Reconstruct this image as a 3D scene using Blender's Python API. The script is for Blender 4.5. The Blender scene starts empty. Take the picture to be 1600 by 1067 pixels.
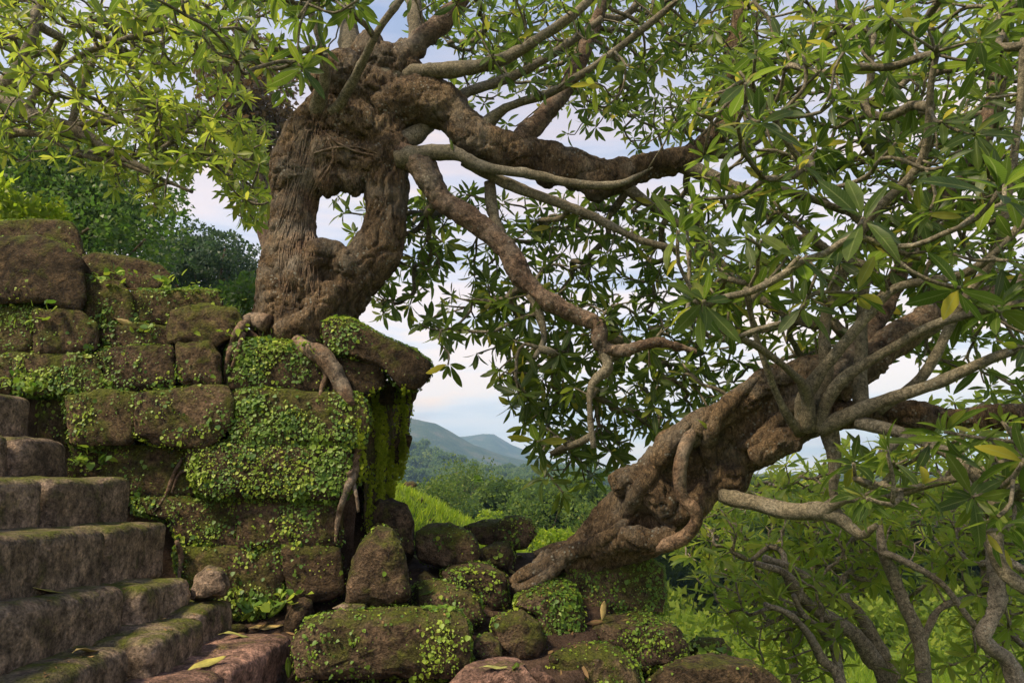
import bpy, math, random
import numpy as np
from mathutils import Vector, Matrix
random.seed(7); rng = np.random.default_rng(11)
scene = bpy.context.scene
# ------------------------------------------------------------------ camera
F = 1067.0; HOR = 740.0
PITCH = math.atan((HOR-533.5)/F)
cam = bpy.data.cameras.new('camera'); camo = bpy.data.objects.new('camera', cam)
scene.collection.objects.link(camo); scene.camera = camo
cam.lens = 24.0; cam.sensor_width = 36.0; cam.clip_start = 0.05; cam.clip_end = 6000
camo.location = (0, 0, 0); camo.rotation_euler = (math.pi/2+PITCH, 0, 0)
# ------------------------------------------------------------------ light
SUN_EL, SUN_AZ = math.radians(52), math.radians(-126)   # azimuth measured from +Y towards +X
world = bpy.data.worlds.new('World'); scene.world = world; world.use_nodes = True
wt = world.node_tree; wt.nodes.clear()
def wn(t, **k):
    n = wt.nodes.new(t)
    for a, b in k.items(): setattr(n, a, b)
    return n
WL = wt.links.new
out = wn('ShaderNodeOutputWorld'); bg = wn('ShaderNodeBackground'); bg.inputs['Strength'].default_value = 0.15
sky = wn('ShaderNodeTexSky', sky_type='NISHITA', sun_disc=False)
sky.sun_elevation = SUN_EL; sky.sun_rotation = SUN_AZ
sky.air_density = 1.0; sky.dust_density = 0.6; sky.ozone_density = 1.5
tc = wn('ShaderNodeTexCoord')
mp = wn('ShaderNodeMapping'); mp.inputs['Scale'].default_value = (1.6, 1.6, 9.0)
nz = wn('ShaderNodeTexNoise'); nz.inputs['Scale'].default_value = 1.7; nz.inputs['Detail'].default_value = 7; nz.inputs['Roughness'].default_value = 0.55
WL(tc.outputs['Generated'], mp.inputs['Vector']); WL(mp.outputs['Vector'], nz.inputs['Vector'])
cr = wn('ShaderNodeValToRGB'); cr.color_ramp.elements[0].position = 0.34; cr.color_ramp.elements[1].position = 0.60
WL(nz.outputs['Fac'], cr.inputs['Fac'])
sp = wn('ShaderNodeSeparateXYZ'); WL(tc.outputs['Generated'], sp.inputs['Vector'])
# clouds thicker near the horizon
lo = wn('ShaderNodeMapRange'); lo.inputs['From Min'].default_value = 0.75; lo.inputs['From Max'].default_value = 0.12
lo.inputs['To Min'].default_value = 0.1; lo.inputs['To Max'].default_value = 1.0
WL(sp.outputs['Z'], lo.inputs['Value'])
mm = wn('ShaderNodeMath', operation='MULTIPLY'); WL(cr.outputs['Color'], mm.inputs[0]); WL(lo.outputs['Result'], mm.inputs[1])
mx0 = wn('ShaderNodeMath', operation='MULTIPLY_ADD'); WL(lo.outputs['Result'], mx0.inputs[0]); mx0.inputs[1].default_value = 0.72; mx0.inputs[2].default_value = 0.0
mx1 = wn('ShaderNodeMath', operation='MAXIMUM'); WL(mm.outputs[0], mx1.inputs[0]); WL(mx0.outputs[0], mx1.inputs[1])
# cloud colour: cream to grey streaks
mp2 = wn('ShaderNodeMapping'); mp2.inputs['Scale'].default_value = (2.2, 2.2, 16.0); mp2.inputs['Location'].default_value = (3.1, 0.4, 1.7)
nz2 = wn('ShaderNodeTexNoise'); nz2.inputs['Scale'].default_value = 1.5; nz2.inputs['Detail'].default_value = 6
WL(tc.outputs['Generated'], mp2.inputs['Vector']); WL(mp2.outputs['Vector'], nz2.inputs['Vector'])
cc = wn('ShaderNodeValToRGB')
cc.color_ramp.elements[0].position = 0.36; cc.color_ramp.elements[0].color = (0.52, 0.47, 0.45, 1)
cc.color_ramp.elements[1].position = 0.58; cc.color_ramp.elements[1].color = (1.0, 0.71, 0.49, 1)
e = cc.color_ramp.elements.new(0.47); e.color = (0.80, 0.65, 0.54, 1)
WL(nz2.outputs['Fac'], cc.inputs['Fac'])
sc = wn('ShaderNodeVectorMath', operation='SCALE'); sc.inputs['Scale'].default_value = 6.9
WL(cc.outputs['Color'], sc.inputs[0])
mix = wn('ShaderNodeMix', data_type='RGBA'); WL(mx1.outputs[0], mix.inputs['Factor'])
WL(sky.outputs['Color'], mix.inputs['A']); WL(sc.outputs['Vector'], mix.inputs['B'])
WL(mix.outputs['Result'], bg.inputs['Color']); WL(bg.outputs[0], out.inputs['Surface'])
sun = bpy.data.lights.new('sun', 'SUN'); suno = bpy.data.objects.new('sun', sun); scene.collection.objects.link(suno)
sun.energy = 4.4; sun.angle = math.radians(9); sun.color = (1.0, 0.83, 0.58)
sd = Vector((math.sin(SUN_AZ)*math.cos(SUN_EL), math.cos(SUN_AZ)*math.cos(SUN_EL), math.sin(SUN_EL)))
suno.rotation_euler = sd.to_track_quat('Z', 'Y').to_euler()
vs = scene.view_settings; vs.view_transform = 'Standard'; vs.look = 'None'; vs.gamma = 1; vs.exposure = 0.72; vs.use_curve_mapping = False
scene.render.engine = 'CYCLES'
try:
    scene.cycles.max_bounces = 8; scene.cycles.transmission_bounces = 4; scene.cycles.diffuse_bounces = 4
    scene.cycles.volume_bounces = 1
except Exception: pass

# ------------------------------------------------------------------ helpers
CP, SP = math.cos(PITCH), math.sin(PITCH)
def at(px, py, Y):
    u = (np.asarray(px, float)-800)/F; v = -(np.asarray(py, float)-533.5)/F
    dy = CP - v*SP; dz = SP + v*CP
    k = np.asarray(Y, float)/dy
    return np.stack(np.broadcast_arrays(u*k, dy*k, dz*k), -1)
def proj(P):
    P = np.atleast_2d(P); d = P[:, 1]*CP + P[:, 2]*SP; v = -P[:, 1]*SP + P[:, 2]*CP
    dd = np.where(d > .05, d, .05)
    return np.stack([800+F*P[:, 0]/dd, 533.5-F*v/dd], 1), d
_perm = np.random.default_rng(3).random(65536)
def _h(i, j, k):
    return _perm[((i*73856093) ^ (j*19349663) ^ (k*83492791)) & 65535]
def vnoise(P):
    P = np.asarray(P, float); I = np.floor(P).astype(np.int64); f = P-I; f = f*f*f*(f*(f*6-15)+10)
    r = 0
    for a in (0, 1):
        for b in (0, 1):
            for c in (0, 1):
                w = (f[..., 0] if a else 1-f[..., 0])*(f[..., 1] if b else 1-f[..., 1])*(f[..., 2] if c else 1-f[..., 2])
                r = r + w*_h(I[..., 0]+a, I[..., 1]+b, I[..., 2]+c)
    return r*2-1
def fbm(P, o=4):
    P = np.asarray(P, float); r = 0; a = 1.0; t = 0
    for i in range(o):
        r = r+a*vnoise(P*(2.03**i)+17.3*i); t += a; a *= .5
    return r/t
def unit(v): v = np.asarray(v, float); return v/np.maximum(np.linalg.norm(v, axis=-1, keepdims=True), 1e-9)
COL = scene.collection
def mk(name, V, faces, mat, parent=None, smooth=True, uv=None, tint=None):
    """faces: (n,3)/(n,4) array or list of arrays of constant width"""
    V = np.asarray(V, np.float32)
    fl = faces if isinstance(faces, list) else [faces]
    fl = [np.asarray(f, np.int32) for f in fl if len(f)]
    me = bpy.data.meshes.new(name)
    me.vertices.add(len(V)); me.vertices.foreach_set('co', V.ravel())
    li = np.concatenate([f.ravel() for f in fl]); tot = np.concatenate([np.full(len(f), f.shape[1], np.int32) for f in fl])
    st = np.concatenate([[0], np.cumsum(tot)[:-1]]).astype(np.int32)
    me.loops.add(len(li)); me.loops.foreach_set('vertex_index', li)
    me.polygons.add(len(tot)); me.polygons.foreach_set('loop_start', st)
    me.update(calc_edges=True)
    if smooth: me.polygons.foreach_set('use_smooth', np.ones(len(tot), bool))
    if uv is not None:
        l = me.uv_layers.new(name='UVMap'); l.data.foreach_set('uv', np.asarray(uv, np.float32)[li].ravel())
    if tint is not None:
        a = me.attributes.new('tint', 'FLOAT', 'POINT'); a.data.foreach_set('value', np.asarray(tint, np.float32))
    me.validate(); me.materials.append(mat)
    return link(name, me, parent)
def link(name, me, parent=None):
    o = bpy.data.objects.new(name, me); COL.objects.link(o)
    if parent is not None:
        o.parent = parent; o.matrix_parent_inverse = Matrix.Translation(-Vector(parent.location))
    return o
def recenter(o):
    me = o.data; n = len(me.vertices); co = np.empty(n*3, np.float32); me.vertices.foreach_get('co', co); co = co.reshape(-1, 3)
    c = (co.min(0)+co.max(0))/2; c[2] = co[:, 2].min(); me.vertices.foreach_set('co', (co-c).ravel()); me.update(); o.location = c
def tag(o, label=None, cat=None, group=None, kind=None):
    if label: o['label'] = label
    if cat: o['category'] = cat
    if group: o['group'] = group
    if kind: o['kind'] = kind
    return o
def empty(name, loc, label, cat, group=None):
    o = bpy.data.objects.new(name, None); COL.objects.link(o); o.location = [float(a) for a in loc]; o.empty_display_size = .1
    return tag(o, label, cat, group)
# ------------------------------------------------------------------ materials
def mat(name):
    m = bpy.data.materials.new(name); m.use_nodes = True; t = m.node_tree; t.nodes.clear()
    def N(ty, ins=None, **k):
        n = t.nodes.new(ty)
        for a, b in k.items(): setattr(n, a, b)
        for a, b in (ins or {}).items():
            if hasattr(b, 'is_output') or isinstance(b, bpy.types.NodeSocket): t.links.new(b, n.inputs[a])
            else: n.inputs[a].default_value = b
        return n
    o = N('ShaderNodeOutputMaterial')
    return m, t, N, o
def ramp(N, fac, stops):
    r = N('ShaderNodeValToRGB', {'Fac': fac}); el = r.color_ramp.elements
    while len(el) < len(stops): el.new(.5)
    for e_, (p, c) in zip(el, stops): e_.position = p; e_.color = (*c, 1) if len(c) == 3 else c
    return r.outputs['Color']
def mixc(N, f, a, b, bt='MIX'):
    n = N('ShaderNodeMix', data_type='RGBA', blend_type=bt)
    for k, v in (('Factor', f), ('A', a), ('B', b)):
        s = n.inputs[k]
        if isinstance(v, bpy.types.NodeSocket): n.id_data.links.new(v, s)
        else: s.default_value = v if not isinstance(v, tuple) else ((*v, 1) if len(v) == 3 else v)
    return n.outputs['Result']
def noise(N, vec, s, d=6, r=.6, dist=0):
    return N('ShaderNodeTexNoise', {'Vector': vec, 'Scale': s, 'Detail': d, 'Roughness': r, 'Distortion': dist}).outputs['Fac']
def math_(N, op, a, b=0.0, c=0.0, clamp=False):
    n = N('ShaderNodeMath', operation=op, use_clamp=clamp)
    for i, v in enumerate((a, b, c)):
        if isinstance(v, bpy.types.NodeSocket): n.id_data.links.new(v, n.inputs[i])
        else: n.inputs[i].default_value = v
    return n.outputs[0]
def stone_mat(name, base, moss_amt, mossc=((.040, .048, .008), (.125, .145, .014)), pit=1.0, nzf=.18):
    m, t, N, o = mat(name)
    pos = N('ShaderNodeNewGeometry'); P = pos.outputs['Position']
    oi = N('ShaderNodeObjectInfo').outputs['Random']
    n1 = noise(N, P, 2.6, 8, .62, .3); n2 = noise(N, P, 19, 8, .65); n3 = noise(N, P, 75, 5, .6); n4 = noise(N, P, 6.5, 6, .6, .6)
    c = ramp(N, n1, [(.25, base[0]), (.45, base[1]), (.62, base[2]), (.8, base[3])])
    c = mixc(N, math_(N, 'MULTIPLY', ramp(N, n4, [(.45, (0, 0, 0)), (.62, (1, 1, 1))]), .7), c, tuple(x*.45 for x in base[1]))
    c = mixc(N, .95, c, ramp(N, n2, [(.30, (.16, .15, .14)), (.44, (.62, .60, .58)), (.54, (1.05, 1.02, 1.0)), (.70, (1.9, 1.75, 1.6))]), 'MULTIPLY')
    c = mixc(N, .8, c, ramp(N, n3, [(.32, (.35, .34, .33)), (.5, (1.0, 1.0, 1.0)), (.68, (1.7, 1.6, 1.5))]), 'MULTIPLY')
    br = math_(N, 'MULTIPLY_ADD', oi, .6, .7)
    c = mixc(N, 1.0, c, N('ShaderNodeCombineColor', {'Red': br, 'Green': br, 'Blue': br}).outputs[0], 'MULTIPLY')
    # pale lichen flecks
    vo = N('ShaderNodeTexVoronoi', {'Vector': P, 'Scale': 26.0, 'Randomness': 1.0}).outputs['Distance']
    li = math_(N, 'MULTIPLY', ramp(N, vo, [(.1, (1, 1, 1)), (.2, (0, 0, 0))]), ramp(N, n1, [(.56, (0, 0, 0)), (.66, (.8, .8, .8))]))
    c = mixc(N, math_(N, 'MULTIPLY', li, .55), c, (.26, .25, .20))
    # moss: sits on upward surfaces and in patches
    nz_ = N('ShaderNodeSeparateXYZ', {'Vector': pos.outputs['Normal']}).outputs['Z']
    mk_ = math_(N, 'ADD', math_(N, 'MULTIPLY', nz_, nzf), math_(N, 'MULTIPLY_ADD', oi, .12, moss_amt-.06))
    mk_ = math_(N, 'ADD', mk_, math_(N, 'MULTIPLY', n4, .62)); mk_ = math_(N, 'ADD', mk_, math_(N, 'MULTIPLY', n2, .45))
    mf = ramp(N, mk_, [(.62, (0, 0, 0)), (.80, (1, 1, 1))])
    mc = ramp(N, n3, [(.3, mossc[0]), (.7, mossc[1])])
    c = mixc(N, math_(N, 'MULTIPLY', mf, .92), c, mc)
    h = math_(N, 'ADD', math_(N, 'MULTIPLY', n2, 1.0), math_(N, 'MULTIPLY', n3, .5))
    h = math_(N, 'ADD', h, math_(N, 'MULTIPLY', noise(N, P, 190, 3), .12*1.5))
    h = math_(N, 'ADD', h, math_(N, 'MULTIPLY', mf, .25))
    b = N('ShaderNodeBump', {'Height': h, 'Strength': 1.0, 'Distance': .05*pit})
    p = N('ShaderNodeBsdfPrincipled', {'Base Color': c, 'Roughness': .92, 'Normal': b.outputs[0]})
    p.inputs['Specular IOR Level'].default_value = .18
    t.links.new(p.outputs[0], o.inputs['Surface']); return m
M_wall = stone_mat('mossy_wall_stone', [(.050, .036, .021), (.100, .070, .040), (.155, .108, .066), (.25, .16, .11)], .10)
M_step = stone_mat('worn_step_stone', [(.14, .105, .077), (.235, .18, .132), (.32, .245, .185), (.42, .33, .25)], .02, pit=.55)
M_bold = stone_mat('mossy_boulder_stone', [(.055, .038, .023), (.108, .076, .047), (.165, .117, .076), (.24, .165, .115)], .07, nzf=.12)
M_pink = stone_mat('pink_sandstone', [(.13, .08, .062), (.20, .125, .098), (.27, .165, .13), (.34, .21, .17)], -.12, pit=.5)
def bark_mat(name, cols, lichen=.5, bumpd=.03, greenish=0.0, fine=1.0, vgrain=(1, 1, 1)):
    m, t, N, o = mat(name)
    pos = N('ShaderNodeNewGeometry'); P = pos.outputs['Position']
    mpn = N('ShaderNodeMapping', {'Vector': P, 'Scale': vgrain}); Pg = mpn.outputs[0]
    n1 = noise(N, P, 4.5, 8, .65, .8); n2 = noise(N, Pg, 26*fine, 9, .72, .9); n3 = noise(N, Pg, 95*fine, 5, .7)
    c = ramp(N, n1, [(.3, cols[0]), (.5, cols[1]), (.68, cols[2])])
    c = mixc(N, .95, c, ramp(N, n2, [(.34, (.15, .13, .12)), (.45, (.6, .58, .56)), (.54, (1.05, 1.02, 1.0)), (.68, (2.0, 1.9, 1.8))]), 'MULTIPLY')
    c = mixc(N, .7, c, ramp(N, n3, [(.36, (.4, .38, .37)), (.5, (1, 1, 1)), (.64, (1.6, 1.55, 1.5))]), 'MULTIPLY')
    c = mixc(N, math_(N, 'MULTIPLY', ramp(N, noise(N, P, 3.1, 5, .6), [(.5, (0, 0, 0)), (.66, (1, 1, 1))]), .55), c, mixc(N, 1.0, (.17, .155, .125), ramp(N, n2, [(.35, (.4, .4, .4)), (.65, (1.5, 1.5, 1.5))]), 'MULTIPLY'))
    vo = N('ShaderNodeTexVoronoi', {'Vector': P, 'Scale': 34.0}).outputs['Distance']
    lf = math_(N, 'MULTIPLY', ramp(N, vo, [(.16, (1, 1, 1)), (.34, (0, 0, 0))]), ramp(N, noise(N, P, 7, 5), [(.5, (0, 0, 0)), (.62, (1, 1, 1))]))
    c = mixc(N, math_(N, 'MULTIPLY', lf, lichen), c, (.30, .30, .25))
    if greenish: c = mixc(N, greenish, c, (.07, .085, .03))
    w = N('ShaderNodeTexVoronoi', {'Vector': P, 'Scale': 45.0*fine}, feature='DISTANCE_TO_EDGE').outputs['Distance']
    h = math_(N, 'ADD', n2, math_(N, 'MULTIPLY', n3, .3)); h = math_(N, 'ADD', h, math_(N, 'MULTIPLY', math_(N, 'MINIMUM', w, .12), 1.6))
    b = N('ShaderNodeBump', {'Height': h, 'Strength': .85, 'Distance': bumpd})
    p = N('ShaderNodeBsdfPrincipled', {'Base Color': c, 'Roughness': .85, 'Normal': b.outputs[0]}); p.inputs['Specular IOR Level'].default_value = .25
    t.links.new(p.outputs[0], o.inputs['Surface']); return m
M_trunk = bark_mat('brown_burled_bark', [(.062, .040, .021), (.135, .092, .050), (.225, .165, .098)], .8, .045, 0, 1.0, (1.5, 1.5, .6))
M_limb = bark_mat('dark_limb_bark', [(.07, .044, .028), (.13, .088, .058), (.21, .155, .11)], .55, .018)
M_twig = bark_mat('grey_green_twig_bark', [(.095, .08, .055), (.165, .142, .10), (.26, .23, .17)], .6, .008, .1, 2.0)
M_pale = bark_mat('pale_frangipani_bark', [(.13, .11, .08), (.21, .18, .135), (.32, .28, .22)], .8, .012, 0, 1.3)
M_vine = bark_mat('smooth_root_bark', [(.09, .055, .032), (.15, .10, .062), (.23, .165, .11)], .4, .012)
def leaf_mat(name, stops, trans, tmix=.45, rough=.46, veins=True, spec=.28):
    m, t, N, o = mat(name)
    a = N('ShaderNodeAttribute', attribute_name='tint').outputs['Fac']
    r = math_(N, 'FRACT', math_(N, 'ADD', a, N('ShaderNodeObjectInfo').outputs['Random']))
    c = ramp(N, r, stops); tcx = ramp(N, r, trans)
    if veins:
        uv = N('ShaderNodeTexCoord').outputs['UV']; s = N('ShaderNodeSeparateXYZ', {'Vector': uv})
        d = math_(N, 'ABSOLUTE', math_(N, 'SUBTRACT', s.outputs['X'], .5))
        mid = ramp(N, d, [(.02, (1, 1, 1)), (.06, (0, 0, 0))])
        vv = math_(N, 'SINE', math_(N, 'MULTIPLY', math_(N, 'SUBTRACT', s.outputs['Y'], math_(N, 'MULTIPLY', d, .22)), 110.0))
        vf = ramp(N, vv, [(.80, (0, 0, 0)), (1.0, (.35, .35, .35))])
        f = math_(N, 'MAXIMUM', mid, vf)
        c = mixc(N, math_(N, 'MULTIPLY', f, .55), c, (.20, .24, .07))
        tcx = mixc(N, math_(N, 'MULTIPLY', f, .5), tcx, (.5, .55, .2))
    if veins:
        Pp = N('ShaderNodeNewGeometry').outputs['Position']
        sf = math_(N, 'MULTIPLY', ramp(N, noise(N, Pp, 60, 3, .6), [(.62, (0, 0, 0)), (.68, (1, 1, 1))]), ramp(N, noise(N, Pp, 6, 2), [(.5, (0, 0, 0)), (.6, (.8, .8, .8))]))
        c = mixc(N, sf, c, (.10, .07, .03)); tcx = mixc(N, sf, tcx, (.12, .08, .03))
        bl = ramp(N, noise(N, Pp, 14, 3), [(.35, (.7, .7, .7)), (.65, (1.3, 1.3, 1.2))]); c = mixc(N, 1.0, c, bl, 'MULTIPLY')
    p = N('ShaderNodeBsdfPrincipled', {'Base Color': c, 'Roughness': rough}); p.inputs['Specular IOR Level'].default_value = spec
    tr = N('ShaderNodeBsdfTranslucent', {'Color': tcx})
    mxs = N('ShaderNodeMixShader', {'Fac': tmix}); t.links.new(p.outputs[0], mxs.inputs[1]); t.links.new(tr.outputs[0], mxs.inputs[2])
    t.links.new(mxs.outputs[0], o.inputs['Surface']); return m
G1 = [(0, (.018, .036, .007)), (.45, (.034, .060, .009)), (.9, (.060, .090, .012)), (.97, (.11, .14, .02)), (1, (.22, .20, .03))]
T1 = [(0, (.13, .23, .02)), (.5, (.20, .32, .03)), (.9, (.30, .40, .035)), (1, (.6, .52, .06))]
M_leaf = leaf_mat('frangipani_leaf', G1, T1)
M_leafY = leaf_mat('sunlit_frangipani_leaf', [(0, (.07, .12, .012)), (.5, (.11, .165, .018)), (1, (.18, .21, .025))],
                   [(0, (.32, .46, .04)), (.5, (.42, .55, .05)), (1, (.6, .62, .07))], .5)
M_dense = leaf_mat('small_evergreen_leaf', [(0, (.035, .07, .014)), (.5, (.06, .105, .018)), (1, (.11, .15, .025))],
                   [(0, (.08, .20, .03)), (1, (.18, .33, .05))], .35, .45, False)
M_blue = leaf_mat('bluish_evergreen_leaf', [(0, (.028, .052, .026)), (1, (.055, .090, .040))], [(0, (.06, .13, .05)), (1, (.12, .2, .07))], .3, .5, False)
M_purple = leaf_mat('brownish_leaf', [(0, (.05, .045, .03)), (1, (.10, .075, .045))], [(0, (.2, .12, .06)), (1, (.3, .2, .08))], .3, .5, False)
M_forest = leaf_mat('forest_leaf', [(0, (.035, .075, .012)), (.4, (.055, .10, .016)), (.8, (.10, .15, .025)), (1, (.15, .17, .03))],
                    [(0, (.12, .22, .03)), (1, (.3, .40, .05))], .35, .6, False, .2)
M_grass = leaf_mat('bright_grass', [(0, (.09, .15, .015)), (.6, (.14, .21, .02)), (1, (.20, .24, .03))], [(0, (.4, .6, .03)), (1, (.6, .7, .05))], .5, .5, False)
M_under = leaf_mat('undergrowth_leaf', [(0, (.07, .11, .012)), (.6, (.12, .17, .02)), (1, (.18, .21, .03))], [(0, (.3, .45, .03)), (1, (.5, .6, .05))], .4, .6, False, .1)
M_creep = leaf_mat('creeper_leaf', [(0, (.05, .11, .02)), (.4, (.11, .19, .022)), (.75, (.19, .27, .025)), (1, (.28, .34, .035))],
                   [(0, (.15, .35, .03)), (1, (.5, .65, .06))], .25, .5, False, .3)
M_hmoss = leaf_mat('hanging_moss', [(0, (.06, .09, .01)), (.4, (.11, .15, .012)), (1, (.19, .23, .02))], [(0, (.45, .55, .02)), (1, (.6, .65, .04))], .45, .8, False, .05)
M_yellow = leaf_mat('fallen_yellow_leaf', [(0, (.46, .40, .10)), (.5, (.38, .38, .12)), (1, (.46, .33, .14))], [(0, (.4, .4, .1)), (1, (.4, .35, .1))], .2, .6)
M_brownleaf = leaf_mat('dry_brown_leaf', [(0, (.14, .075, .035)), (1, (.22, .13, .06))], [(0, (.1, .06, .03)), (1, (.2, .1, .05))], .1, .8)
def ground_mat(name, stops, sc, bd=.02):
    m, t, N, o = mat(name); P = N('ShaderNodeNewGeometry').outputs['Position']
    a = noise(N, P, sc, 8, .65); b_ = noise(N, P, sc*9, 6, .6)
    c = ramp(N, a, stops); c = mixc(N, .7, c, ramp(N, b_, [(.3, (.45, .45, .45)), (.6, (1.3, 1.3, 1.3))]), 'MULTIPLY')
    b = N('ShaderNodeBump', {'Height': b_, 'Strength': .8, 'Distance': bd})
    p = N('ShaderNodeBsdfPrincipled', {'Base Color': c, 'Roughness': .95, 'Normal': b.outputs[0]}); p.inputs['Specular IOR Level'].default_value = .1
    t.links.new(p.outputs[0], o.inputs['Surface']); return m
M_soil = ground_mat('red_brown_soil', [(.3, (.030, .020, .014)), (.5, (.065, .042, .030)), (.7, (.12, .078, .055))], 9, .04)
M_turf = ground_mat('grassy_ground', [(.3, (.05, .085, .012)), (.5, (.09, .14, .018)), (.7, (.13, .18, .025))], .9, .1)
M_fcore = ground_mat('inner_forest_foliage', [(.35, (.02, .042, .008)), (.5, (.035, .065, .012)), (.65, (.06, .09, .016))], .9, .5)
M_floor = ground_mat('forest_floor', [(.3, (.03, .055, .012)), (.6, (.06, .09, .02))], .05, 1)
M_mount = ground_mat('wooded_mountain', [(.35, (.02, .04, .015)), (.5, (.05, .075, .025)), (.66, (.13, .115, .07))], .035, 9)

# ------------------------------------------------------------------ terrain, hills
def smax(a, b, k): return np.log(np.exp(a/k)+np.exp(b/k))*k
def terr(x, y):
    yy = np.maximum(y-5, 0)
    base = -2.6 - .15*yy*np.exp(-yy/220) - .25*np.clip(x-1.5, 0, 6)*np.exp(-np.maximum(y-20, 0)/40)
    hill = .57*np.clip(4.1-x, 0, 60)*np.clip((x+70)/30, .3, 1)
    hill = 11*np.tanh(hill/11)*(np.exp(-np.maximum(y-15, 0)/28))
    hill = hill*np.clip((y-4)/8, 0, 1)
    z = base+hill
    P = np.stack([x*.45, y*.45, x*0], -1)
    z = z + .28*fbm(P, 4)*np.clip((y-5)/5, .2, 1)
    return z
def grid(name, xs, ys, fn, m):
    X, Yg = np.meshgrid(xs, ys); Z = fn(X, Yg); V = np.stack([X, Yg, Z], -1).reshape(-1, 3)
    nx, ny = len(xs), len(ys); i = np.arange((ny-1)*(nx-1)); r, c = i//(nx-1), i % (nx-1); a = r*nx+c
    return mk(name, V, np.stack([a, a+1, a+nx+1, a+nx], 1), m)
xs = np.concatenate([np.linspace(-1400, -60, 20), np.linspace(-50, 50, 260), np.linspace(60, 1400, 20)])
ys = np.concatenate([np.linspace(-60, 3, 12), np.linspace(3.3, 45, 240), np.geomspace(46, 2600, 60)])
def terr2(x, y):
    z = terr(x, y); 
    return np.where((y < 6.4) & (x < 2.2) & (x > -9), np.minimum(z, -2.2), z)
g = grid('ground', xs, ys, terr2, M_turf); tag(g, kind='structure')
def ridge(name, pts, Yc, w, m, seed, rough):
    px = np.array([p[0] for p in pts]); py = np.array([p[1] for p in pts]); W = at(px, py, Yc)
    xs_ = np.linspace(W[0, 0], W[-1, 0], 220); hz = np.interp(xs_, W[:, 0], W[:, 2]) + 30
    ys_ = np.linspace(Yc-w, Yc+w, 70)
    def fn(X, Y_):
        t = (Y_-Yc)/w; prof = np.interp(X, xs_, hz); s = np.clip(1-np.abs(t)**1.3, 0, 1)
        n = fbm(np.stack([X/w*3+seed, Y_/w*3, X*0], -1), 5)
        g1 = np.abs(fbm(np.stack([X/w*5+seed*2, Y_/w*1.2, X*0], -1), 4))
        return -30+prof*s*(1-.30*g1*(1-s**3)) + rough*n*.5
    o = grid(name, xs_, ys_, fn, m); return tag(o, kind='structure')
ridge('wooded_hill', [(-900, 420), (100, 520), (560, 640), (620, 676), (655, 688), (690, 705), (715, 722), (760, 732), (900, 737), (1300, 742), (2300, 745)], 420, 150, M_mount, 1.3, 7)
ridge('mountain', [(-900, 560), (200, 600), (560, 640), (640, 656), (680, 664), (715, 684), (740, 697), (790, 714), (830, 724), (880, 735), (1000, 745)], 900, 300, M_mount, 4.1, 12)
ridge('mountain', [(500, 700), (650, 690), (728, 681), (752, 675), (772, 676), (785, 685), (800, 694), (835, 706), (862, 718), (930, 733), (1100, 738), (1600, 741), (2500, 745)], 1500, 400, M_mount, 7.7, 14)
hz = 1
V8 = np.array([(x, y, z) for x in (-2400, 2400) for y in (-120, 2700) for z in (-60, 190)], float)
F8 = np.array([(0, 1, 3, 2), (4, 6, 7, 5), (0, 4, 5, 1), (2, 3, 7, 6), (0, 2, 6, 4), (1, 5, 7, 3)])
m, t, N, o = mat('haze_air')
pv = N('ShaderNodeVolumePrincipled', {'Color': (.42, .64, .95, 1), 'Density': .00046, 'Anisotropy': .1}); t.links.new(pv.outputs[0], o.inputs['Volume'])
hb = mk('haze', V8, F8, m, smooth=False); tag(hb, 'thin blue air between the trees and the mountains', kind='stuff')

# ------------------------------------------------------------------ leaves
def leaf_base(seg=6, wid=.14, fold=.25, bend=.25, twist=0.0, side=0.0):
    t = np.array([0, .10, .30, .55, .78, .93, 1.0]) if seg == 6 else np.array([0, .3, .7, 1.0])
    w = np.interp(t, [0, .10, .30, .55, .78, .93, 1.0], [.015, .03, .60, 1.0, .80, .36, .0])*wid
    if seg != 6: w = np.array([.02, .62, .85, 0])*wid
    V, UV = [], []
    for tt, ww in zip(t, w):
        zc = -bend*tt*tt; y = tt*(1-.25*bend*tt*bend); xo = side*tt*tt; a = twist*tt
        for s in (-1, 0, 1):
            dx = s*ww*math.cos(a); dz = abs(s)*ww*fold + s*ww*math.sin(a)
            V.append((xo+dx, y, zc+dz)); UV.append((.5+.5*s, tt))
    Fc = []
    n = len(t)
    for i in range(n-1):
        for s in (0, 1):
            a = 3*i+s; Fc.append((a, a+1, a+4, a+3))
    return np.array(V), np.array(Fc), np.array(UV)
LV = [leaf_base(6, wid, fold, b, tw, sd) for wid, fold, b, tw, sd in
      [(.125, .25, .10, 0, 0), (.14, .15, .28, .2, .05), (.115, .35, .45, -.2, -.06), (.135, .2, .2, .4, .04), (.12, .3, .35, -.5, 0), (.145, .12, .05, .1, -.05)]]
LS = [leaf_base(3, wid, .25, b, 0, 0) for wid, b in [(.13, .1), (.15, .3), (.12, .45)]]
def frames(D, up, roll=None):
    """columns x(side) y(dir) z(normal)"""
    D = unit(D); X = unit(np.cross(D, up)); Z = np.cross(X, D)
    if roll is not None:
        c, s = np.cos(roll)[:, None], np.sin(roll)[:, None]; X, Z = X*c+Z*s, Z*c-X*s
    return np.stack([X, D, Z], -1)
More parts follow.
